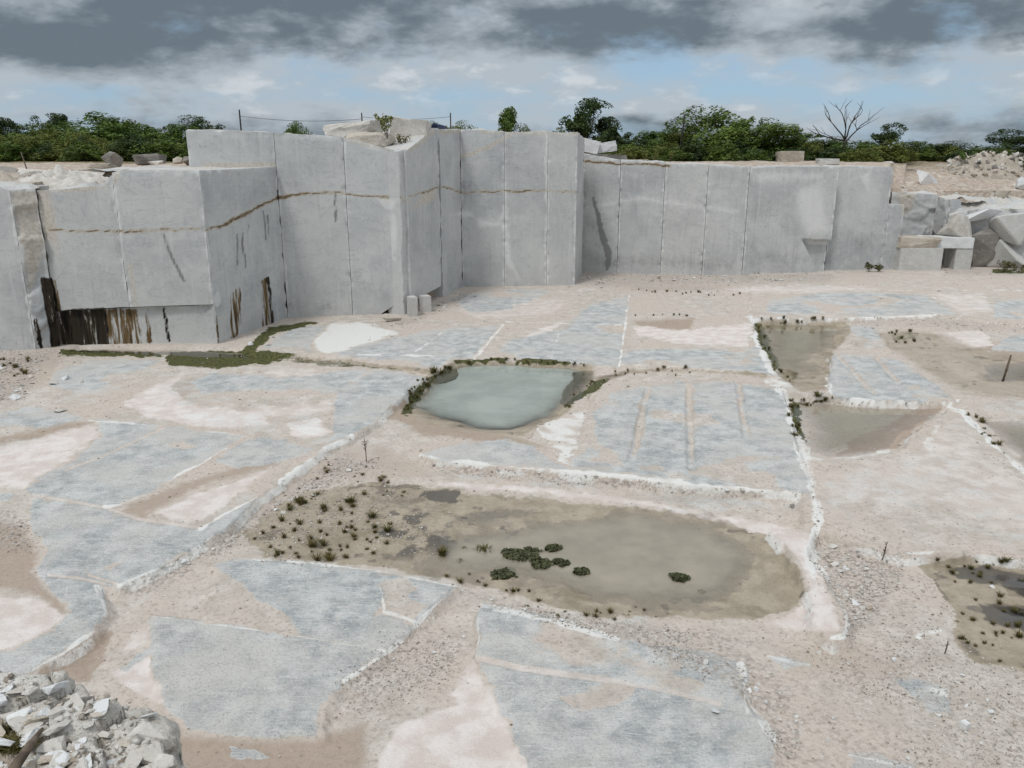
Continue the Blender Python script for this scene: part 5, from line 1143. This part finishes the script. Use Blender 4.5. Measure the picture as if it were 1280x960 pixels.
TG = [('tuft of dry grass on the mud flat left of the milky pool', 'tufts on the mud flat', 'tuft_dark', in_poly([(305, 665), (390, 615), (440, 620), (500, 660), (500, 690), (440, 705), (340, 698)], 74, rr_), 8),
      ('small dark sprig in the dirt below the white left slab edge', 'sprigs below the left slab edge', 'tuft_dry', in_poly([(350, 615), (420, 575), (490, 590), (520, 620), (430, 625), (380, 640)], 26, rr_), 5),
      ('tuft of grass on the lower shore of the milky pool', 'tufts on the lower shore', 'tuft_dark', list(along([(560, 718), (640, 738), (700, 765), (760, 765), (830, 772)], 26, 8, 4)), 6),
      ('moss green tuft at the left edge of the turquoise pool', 'tufts left of the turquoise pool', 'tuft_dark', list(along([(503, 520), (522, 488), (560, 460)], 34, 5, 5)), 6),
      ('tuft along the far edge of the turquoise pool', 'tufts behind the turquoise pool', 'tuft_dark', list(along([(562, 455), (620, 452), (680, 455), (735, 459)], 34, 4, 1.5)), 5),
      ('tuft along the muddy channel right of the turquoise pool', 'tufts along the channel', 'tuft_dark', list(along([(706, 508), (735, 485), (765, 470), (820, 465), (870, 464)], 26, 5, 3)), 5),
      ('tuft along the near edge of the far right pool', 'tufts at the far right pool', 'tuft_dark', list(along([(942, 404), (953, 430), (966, 450), (974, 466), (990, 472)], 24, 3, 3)), 6),
      ('short reeds in the shallow end of the far right pool', 'reeds of the far right pool', 'tuft_dark', in_poly([(945, 403), (1040, 403), (1030, 414), (965, 414)], 26, rr_), 5),
      ('tuft on the steep side of the pool below the islands', 'tufts at the pool below the islands', 'tuft_dark', list(along([(1040, 503), (990, 506), (990, 525), (998, 548)], 24, 3, 3)), 6),
      ('tuft in the damp ground beyond the small islands', 'tufts beyond the islands', 'tuft_dark', in_poly([(1106, 414), (1150, 413), (1158, 424), (1125, 434)], 20, rr_), 6),
      ('tuft on the muddy shore of the dark puddles', 'tufts round the dark puddles', 'tuft_dark', in_poly([(1170, 703), (1230, 700), (1280, 706), (1278, 835), (1215, 825), (1190, 790), (1200, 760)], 42, rr_), 7),
      ('tuft behind the edge of the right end slab', 'tufts right of the slab edge', 'tuft_dark', list(along([(1205, 518), (1225, 535), (1250, 560)], 12, 4, 3)), 6),
      ('dry weed on the stony rise below the left wall', 'weeds below the left wall', 'tuft_dark', in_poly([(0, 448), (45, 450), (30, 470), (0, 480)], 12, rr_), 6),
      ('brown tuft along the sandy strip by the far wall', 'tufts by the far wall', 'tuft_dry', list(along([(780, 362), (860, 366), (930, 370)], 20, 6, 1.5)), 4),
      ('tuft in a row behind the pink silt patch', 'tufts behind the silt patch', 'tuft_dark', list(along([(788, 395), (830, 394), (870, 396)], 14, 3, .6)), 4)]
FAR = []
for lab, grp, mt, L, h in TG:
    L = list(L)
    for k, (px, py) in enumerate(L):
        if grp in FARG and rr_.random() < .3: continue
        if grp in FARG or (grp == 'tufts on the mud flat' and False): FAR.append((px, py, h))
        else: tuft(px, py, h, mt, lab, grp)
VV, FF, TT_, o_ = [], [], [], 0                 # the small far tufts read as a thin ground cover
for px, py, h in FAR:
    a = on_floor(px, py); h = size_at(h, a[1]) * rr_.uniform(.6, 1.2); me = TUF[rr_.randrange(6)]; c_, s_ = math.cos(px), math.sin(px)
    v = np.empty(len(me.vertices) * 3, np.float32); me.vertices.foreach_get('co', v); v = v.reshape(-1, 3) * h
    f = np.empty(len(me.loops), np.int32); me.loops.foreach_get('vertex_index', f)
    VV.append(np.stack([v[:, 0] * c_ - v[:, 1] * s_ + a[0], v[:, 0] * s_ + v[:, 1] * c_ + a[1], v[:, 2] + a[2]], -1)); FF.append(f.reshape(-1, 4) + o_); o_ += len(v); TT_.append(np.full(len(v), rr_.random()))
tag(link('pool_edge_grass', np_mesh('pool_edge_grass', np.concatenate(VV), np.concatenate(FF), {'tone': np.concatenate(TT_)}, smooth=False), M['tuft_dark']), kind='stuff')
# floating algae mats
M['algae'] = mat_leaf('algae', (66, 70, 46), (108, 110, 80), (84, 88, 60))
def mat_patch(px, py, wpx, hpx, lab, seed):
    a = gp(px, py, -.12); b = gp(px + wpx / 2, py, -.12); c = gp(px, py + hpx / 2, -.12); rx = abs(b[0] - a[0]); ry = abs(a[1] - c[1])
    n = int(260 + 900 * rx * ry); rg = np.random.default_rng(seed)
    q = rg.uniform(-1, 1, (n * 3, 2)); rad = np.hypot(q[:, 0], q[:, 1]) + .45 * fbm(q[:, 0] * 2 + seed, q[:, 1] * 2, 3, seed); q = q[rad < .8][:n]
    C_ = np.stack([a[0] + q[:, 0] * rx, a[1] + q[:, 1] * ry, -.115 + rg.uniform(0, .03, len(q))], -1)
    nn = rg.normal(0, .5, (len(q), 3)) + [0, 0, 1]; nn /= np.linalg.norm(nn, axis=1)[:, None]
    tag(link('algae_mat', leaves_mesh('algae_mat', C_, nn, rg.uniform(.05, .12, len(q)), rg.random(len(q)), .6), M['algae']), lab, 'algae mat')
for a in [(652, 694, 62, 20, 'largest dark green algae mat in the middle of the milky pool', 1), (676, 706, 30, 14, 'algae mat touching the lower right of the largest one', 2), (629, 719, 36, 16, 'rounded green algae mat near the lower shore', 3), (692, 686, 24, 9, 'small algae mat right of the largest one', 4), (702, 704, 24, 10, 'thin algae mat above the lower shore tufts', 5), (727, 715, 22, 9, 'pale small algae mat furthest right of the group', 6), (849, 723, 26, 12, 'lone algae mat in the right half of the milky pool', 7)]: mat_patch(*a)

# ------------------------------------------------------------------ sticks, poles and wires
def pole(px, y_top, D, r_, label, y_bot=None, name='pole', mat='pole', lean=(0, 0), cat='pole'):
    a = at(px, y_top, D); x0, y0 = a[0] + lean[0], a[1] + lean[1]
    z0 = uz(x0, y0) - .2 if y_bot is None else at(px, y_bot, D)[2]
    mb = MB(); L = a[2] - z0
    mb.tube([(0, 0, 0), (-lean[0] * .5 + .01, -lean[1] * .5, L * .5), (-lean[0], -lean[1], L)], [r_, r_ * .9, r_ * .8], 8)
    return tag(put(name, mb.mesh(name), (x0, y0, z0), mat=M[mat]), label, cat), a
p1_, w1 = pole(299, 137, 62, .07, 'thin dark pole rising behind the low upper face on the left')
p2_, w2 = pole(452, 141, 66, .06, 'thin dark pole behind the long white cap boulder')
p3_, w3 = pole(563, 141, 70, .06, 'thin dark pole behind the central bench beside the blue sheet')
pole(856, 143, 74, .09, 'crooked dark post standing out of the bushes behind the right wall', lean=(-.35, 0))
pole(26, 190, 37.5, .03, 'thin leaning stake on the white rock of the left corner', y_bot=221, name='stake', cat='stake', mat='stick', lean=(.2, 0))
pole(285, 182, 38.6, .03, 'dark rusty stake standing on the bench top before the low upper face', y_bot=207, name='stake', cat='stake', lean=(.12, 0))
def wire(a, b, label, sag=.5, dz=-.1):
    mb = MB(); pts_ = []
    for k in range(17):
        f_ = k / 16; p_ = Vector(a) * (1 - f_) + Vector(b) * f_; p_.z += dz - sag * 4 * f_ * (1 - f_); pts_.append(p_)
    mb.tube(pts_, .014, 5); tag(put('wire', mb.mesh('wire'), (0, 0, 0), mat=M['pole']), label, 'wire')
wire(w1, w2, 'thin slack wire strung between the first and second dark poles', .25, -.45)
wire(w2, w3, 'thin wire strung from the second pole to the one by the blue sheet', .2, -.3)
a_ = at(549, 158, 90); tag(put('blue_sheet', hull_rock('blue_sheet', (2.0, 2, .9), 71, n=14, sub=2, rough=.05, boxy=.3), a_, mat=M['blue']), 'small dark blue covered heap showing over the central bench', 'covered heap')
def floor_stick(px, py, h, r_, label, tilt=(0, 0), branch=0, seed=0, name='stick', cat='stick'):
    a = on_floor(px, py); mb = MB(); rs = random.Random(seed)
    mb.tube([(0, 0, -.05), (tilt[0] * .5 + .01, tilt[1] * .5, h * .5), (tilt[0], tilt[1], h)], [r_, r_ * .85, r_ * .6], 6)
    for k in range(branch):
        z_ = h * rs.uniform(.35, .95); d = Vector((rs.uniform(-1, 1), rs.uniform(-1, 1), rs.uniform(.2, 1))) * h * .16
        b = Vector((tilt[0] * z_ / h, tilt[1] * z_ / h, z_)); mb.tube([b, b + d * .6, b + d], [r_ * .6, r_ * .4, r_ * .2], 4)
    put(name, mb.mesh(name), a, mat=M['stick'], label=label, cat=cat)
floor_stick(1253, 477, .95, .05, 'short grey post standing in the shallow water at the right', (.14, 0), name='post', cat='post')
floor_stick(458, 578, .62, .014, 'thin dead weed stalk standing in the sand below the left slabs', (-.02, 0), 14, 3, 'weed_stalk', 'weed')
floor_stick(1102, 704, .35, .012, 'small dead twig standing in the rubble right of the white lip', (.05, 0), 9, 4, 'twig', 'twig')
floor_stick(1180, 818, .22, .012, 'tiny dark twig on the sand below the dark puddles', (.03, 0), 5, 5, 'twig', 'twig')

# ------------------------------------------------------------------ the near rim: broken rock ledge under the viewer
LZ = 4.55
def rim():
    edge = [gp(x, y, LZ)[:2] for x, y in [(-420, 770), (-200, 800), (0, 832), (40, 836), (80, 838), (115, 853), (150, 864), (165, 862), (195, 872), (203, 888), (208, 905), (196, 918), (188, 930), (215, 938), (245, 950), (262, 990), (320, 1080)]]
    edge += [np.array([-.2, 2.2]), np.array([3, 2.0]), np.array([9, 2.4]), np.array([9, -7]), np.array([-9, -7]), np.array([-9, 4.2])]
    E = np.array(edge)
    def build(x0, x1, y0, y1, st):
        gx = np.arange(x0, x1 + st / 2, st); gy = np.arange(y0, y1 + st / 2, st); X, Y = np.meshgrid(gx, gy)
        wx_ = .07 * fbm(X * 4, Y * 4, 4, 71); wy_ = .07 * fbm(X * 4, Y * 4, 4, 72)
        sd = poly_sd(X + wx_, Y + wy_, E, 3.0)
        # broken blocks: plateaus of a cell pattern, each tilted its own way
        cs = 3.1; cx = X * cs + fbm(X * 2, Y * 2, 2, 73) * .8; cy = Y * cs + fbm(X * 2, Y * 2, 2, 74) * .8
        best = np.full(X.shape, 9.); hid = np.zeros(X.shape); sec = best.copy()
        for dx in (-1, 0, 1):
            for dy in (-1, 0, 1):
                ix = np.floor(cx).astype(np.int64) + dx; iy = np.floor(cy).astype(np.int64) + dy
                fx = ix + _h(ix, iy, 81); fy = iy + _h(ix, iy, 82); d = np.hypot(cx - fx, cy - fy)
                hh = _h(ix, iy, 98) * .09 + (_h(ix, iy, 84) - .5) * .26 * (cx - fx) / cs + (_h(ix, iy, 85) - .5) * .26 * (cy - fy) / cs
                m = d < best; sec = np.where(m, best, np.minimum(sec, d)); hid = np.where(m, hh, hid); best = np.where(m, d, best)
        crack = sstep(.10, 0, sec - best)
        z = LZ - .10 + hid - .07 * crack + .05 * fbm(X * 7, Y * 7, 4, 75) + .015 * fbm(X * 40, Y * 40, 2, 76)
        drop = sstep(.02, -.5, sd); z = z - drop * 4.9 - sstep(0, .25, -sd) * .15 * fbm(X * 9, Y * 9, 2, 77)
        jx = sstep(.0, -.12, sd - .1); X = X + jx * .1 * fbm(z * 6 + Y * 5, X * 6, 3, 88); Y = Y + jx * .1 * fbm(z * 7, X * 7 + Y * 3, 3, 89)
        dirt = np.clip(.72 - hid * 4 + .5 * fbm(X * 3, Y * 3, 3, 78), 0, 1) * sstep(.12, .4, sd)
        return np.stack([X, Y, z], -1).reshape(-1, 3), grid_q(len(gy), len(gx)), dirt.ravel(), crack.ravel()
    V_, Q_, D_, C_ = build(-4.6, .6, 1.8, 5.2, .014)
    m, t = newmat('rim_rock'); P = t.n('ShaderNodeNewGeometry').outputs['Position']; da = t.n('ShaderNodeAttribute', attribute_name='dirt').outputs['Fac']
    n1 = t.noise(P, 2.5, 6, .65); n2 = t.noise(P, 14, 6, .7); n3 = t.noise(P, 60, 4, .7)
    c = t.mix(t.ramp(n1, .36, .62), s2l((200, 194, 184)), s2l((228, 226, 220))); c = t.mix(t.math('MULTIPLY', t.ramp(n2, .52, .66), .7), c, s2l((150, 138, 124)))
    c = t.mix(t.math('MULTIPLY', t.ramp(n3, .56, .66), .6), c, s2l((110, 103, 95)))
    c = t.mix(t.ramp(t.math('ADD', da, t.math('MULTIPLY', t.math('SUBTRACT', n2, .5), .8)), .45, .8), c, t.mix(t.ramp(n2, .4, .6), s2l((128, 110, 92)), s2l((172, 154, 134))))
    t.bsdf(c, .9, t.math('ADD', n2, t.math('MULTIPLY', n3, .5)), .2, .9, .03)
    tag(link('rim_ledge', np_mesh('rim_ledge', V_, Q_, {'dirt': D_}), m), kind='structure')
    V2_, Q2_, D2_, _ = build(-9.5, 9.5, -7, 2.6, .1)
    V2_[:, 2] -= .25
    tag(link('rim_ground', np_mesh('rim_ground', V2_, Q2_, {'dirt': D2_}), m), kind='structure')
    return V_, E
RV, RE = rim()
def rim_z(x, y):
    k = np.argmin((RV[:, 0] - x) ** 2 + (RV[:, 1] - y) ** 2); return float(RV[k, 2])
rk = random.Random(17)
for px, py, w_, mt, fl, lab in [(8, 880, 42, 'rock', .5, 'pale split stone at the left frame edge on the near rim'), (24, 893, 58, 'rock', .4, 'long white shard above the grass on the near rim'), (36, 902, 46, 'rock', .5, 'grey shard beside the grass on the near rim'), (38, 884, 26, 'tanrock', .6, 'rusty tan stone between the shards on the near rim'), (55, 881, 22, 'rock', .8, 'small blocky white stone above the rusty tan one'), (128, 895, 80, 'tanrock', .4, 'wide tan slab in the middle of the near rim'), (88, 866, 60, 'darkrock', .6, 'large greyish fractured stone at the back of the near rim'), (184, 905, 66, 'rock', .7, 'white pitted rock on the outer corner of the near rim'), (62, 922, 50, 'rock', .5, 'broad pale stone under the grass on the near rim'), (70, 938, 40, 'whiteblock', .5, 'flat white stone at the bottom of the near rim'), (65, 955, 36, 'rock', .5, 'white stone cut by the lower frame edge on the rim'), (200, 950, 50, 'rock', .7, 'grey white rock at the bottom end of the near rim'), (228, 956, 42, 'rock', .6, 'outermost white rock at the bottom end of the near rim'), (145, 945, 34, 'rock', .6, 'medium pale stone among the rim chips near the bottom')]:
    c = gp(px, py, LZ); z_ = rim_z(c[0], c[1]); s_ = size_at(w_, np.hypot(c[1], 2.9))
    put('rim_stone', hull_rock('rim_stone', (1, .75, .8), 500 + px * 7 + py, n=10, sub=3, rough=.035), (c[0], c[1], z_ + s_ * fl * .15), (rk.uniform(-.25, .25), rk.uniform(-.25, .25), rk.uniform(-.5, .5)), (s_, s_, s_ * fl), M[mt], lab, 'rock')
for i in range(150):
    px, py = rk.uniform(-10, 250), rk.uniform(850, 965); c = gp(px, py, LZ)
    if poly_sd(np.array([c[0]]), np.array([c[1]]), RE, 4)[0] < .06: continue
    s_ = .05 + .17 * rk.random() ** 2
    put('rim_chip', RKM[i % 9], (c[0], c[1], rim_z(c[0], c[1]) + s_ * .12), (rk.uniform(-.6, .6), rk.uniform(-.6, .6), rk.uniform(0, 6.3)), (s_, s_, s_ * rk.uniform(.3, .7)), M[rk.choice(['rock', 'rock', 'whiteblock', 'tanrock'])], 'angular chip among the broken stones of the near rim', 'rock', 'chips of the near rim')
pts, sz = [], []
while len(pts) < 4500:
    x, y = rk.uniform(-4.5, -.2), rk.uniform(2.2, 4.6)
    if poly_sd(np.array([x]), np.array([y]), RE, 4)[0] > .05:
        i_ = int(round((y - 1.8) / .014)) * int(round((.6 + 4.6) / .014) + 1) + int(round((x + 4.6) / .014))
        pts.append((x, y, float(RV[min(i_, len(RV) - 1), 2]))); sz.append(.012 + .075 * rk.random() ** 4)
pebbles('rim_gravel', pts, sz, M['gravel'], 5)
for i in range(9):
    c = gp(rk.uniform(-5, 34), rk.uniform(896, 922), LZ)
    put('grass_tuft', TUF[i % 6], (c[0], c[1], rim_z(c[0], c[1]) - .01), (0, 0, i), (.16, .16, .07), M['tuft_dark'], 'low green grass growing between the stones of the near rim', 'grass tuft', 'grass of the near rim')
mb = MB(); c0, c1 = gp(12, 962, LZ), gp(52, 906, LZ); c0[2] = rim_z(c0[0], c0[1]) + .05; c1[2] = rim_z(c1[0], c1[1]) + .08
mb.tube([Vector(c0), Vector((c0 + c1) / 2) + Vector((.02, 0, .03)), Vector(c1)], [.028, .022, .008], 8); tag(put('branch', mb.mesh('branch'), (0, 0, 0), mat=M['stick']), 'dry grey branch lying across the stones of the near rim', 'branch')
# ------------------------------------------------------------------ daylight
SUN_EL, SUN_AZ = 58.0, 215.0                 # azimuth clockwise from +Y: behind the camera, a little to the left
sd_ = bpy.data.lights.new('sun', 'SUN'); so = bpy.data.objects.new('sun', sd_); COL.objects.link(so)
sd_.energy = 1.4; sd_.angle = R(11); sd_.color = (1, .985, .955)
so.rotation_euler = (R(90 - SUN_EL), 0, R(180 - SUN_AZ)); so.location = (0, -20, 40)
w = bpy.data.worlds.new('World'); scene.world = w; w.use_nodes = True
t = NT(w)
sky = t.n('ShaderNodeTexSky', sky_type='NISHITA', sun_disc=False, sun_elevation=R(SUN_EL), sun_rotation=R(SUN_AZ), air_density=1.0, dust_density=1.2)
g = t.n('ShaderNodeTexCoord').outputs['Generated']
sx = t.n('ShaderNodeSeparateXYZ', ins={0: g}); X_, Y_, Z_ = sx.outputs
az = t.math('ARCTAN2', X_, Y_)
el = t.math('ADD', Z_, t.math('MULTIPLY', t.math('MULTIPLY', Z_, Z_), -.6))
cv = t.n('ShaderNodeCombineXYZ', ins={0: az, 1: t.math('MULTIPLY', el, 2.7), 2: 0.0}).outputs[0]
cv = t.scale(cv, (1, 1, 1), (0, 0, -.10))
n1 = t.noise(cv, 5.6, 10, .58, .15); n2 = t.noise(t.n('ShaderNodeVectorMath', operation='ADD', ins={0: cv, 1: (13.1, 4.2, 2.0)}).outputs[0], 4.6, 9, .56, .15)
n3 = t.noise(cv, 15, 7, .58, .1)
def mass(px, py, rx, ry):                     # a bank of cloud (or a gap) at its own bearing and height
    a0 = math.atan2((px - 640) / F, 1.0); e0 = math.sin(math.atan((HOR - py) / F))
    u = t.math('DIVIDE', t.math('SUBTRACT', az, a0), rx / F); v = t.math('DIVIDE', t.math('SUBTRACT', Z_, e0), ry / F)
    r2 = t.math('ADD', t.math('MULTIPLY', u, u), t.math('MULTIPLY', v, v))
    return t.math('POWER', 2.718, t.math('MULTIPLY', r2, -1.0))
def total(L):
    acc = None
    for (px, py, rx, ry, w_) in L:
        q_ = t.math('MULTIPLY', mass(px, py, rx, ry), w_); acc = q_ if acc is None else t.math('ADD', acc, q_)
    return acc
bias = t.ramp(Z_, 0.0, .19, .08, .26, False)
gaps = total([(1020, 122, 330, 30, -.15), (560, 130, 140, 20, -.10), (300, 130, 240, 10, -.08), (860, 95, 120, 14, -.07), (880, 150, 60, 12, .14)])
cov = t.ramp(t.math('ADD', t.math('ADD', t.math('ADD', n1, bias), gaps), t.math('MULTIPLY', t.math('SUBTRACT', n3, .5), .3)), .38, .66)
up = t.ramp(Z_, .24, .5)                      # overhead the sheet closes and thins out to a brighter grey
banks = total([(110, 84, 230, 28, .27), (60, 30, 330, 45, .05), (560, 38, 280, 36, .07), (760, 50, 110, 20, .10), (960, 62, 190, 18, .15), (330, 70, 190, 22, .06), (640, 124, 800, 30, -.16), (540, 105, 200, 18, -.06), (850, 5, 300, 22, -.05)])
dk = t.ramp(t.math('ADD', t.math('ADD', n2, banks), t.math('MULTIPLY', t.math('SUBTRACT', n3, .5), .55)), .35, .64, 0, 1, True)
light = (4.3, 4.8, 5.25, 1); dark = (1.3, 1.6, 1.86, 1)
cl = t.mix(dk, light, dark)
cl = t.mix(t.math('MULTIPLY', t.ramp(n3, .5, .66), t.math('MULTIPLY', t.math('SUBTRACT', 1.0, dk), .6)), cl, (7.0, 7.3, 7.5, 1))
cl = t.mix(up, cl, (6.9, 7.3, 7.7, 1))
skyc = t.mix(.6, sky.outputs[0], (2.8, 4.6, 6.7, 1))
c = t.mix(t.math('MAXIMUM', t.math('MULTIPLY', cov, .94), up), skyc, cl)
bg = t.n('ShaderNodeBackground', ins={0: c, 1: 0.1})
o = t.n('ShaderNodeOutputWorld'); t.l(bg.outputs[0], o.inputs[0])
vs = scene.view_settings; vs.view_transform = 'Standard'; vs.look = 'None'; vs.gamma = 1.0; vs.exposure = 0.08; vs.use_curve_mapping = False
scene.render.resolution_x = 1024; scene.render.resolution_y = 768
scene.cycles.max_bounces = 5; scene.cycles.transparent_max_bounces = 8
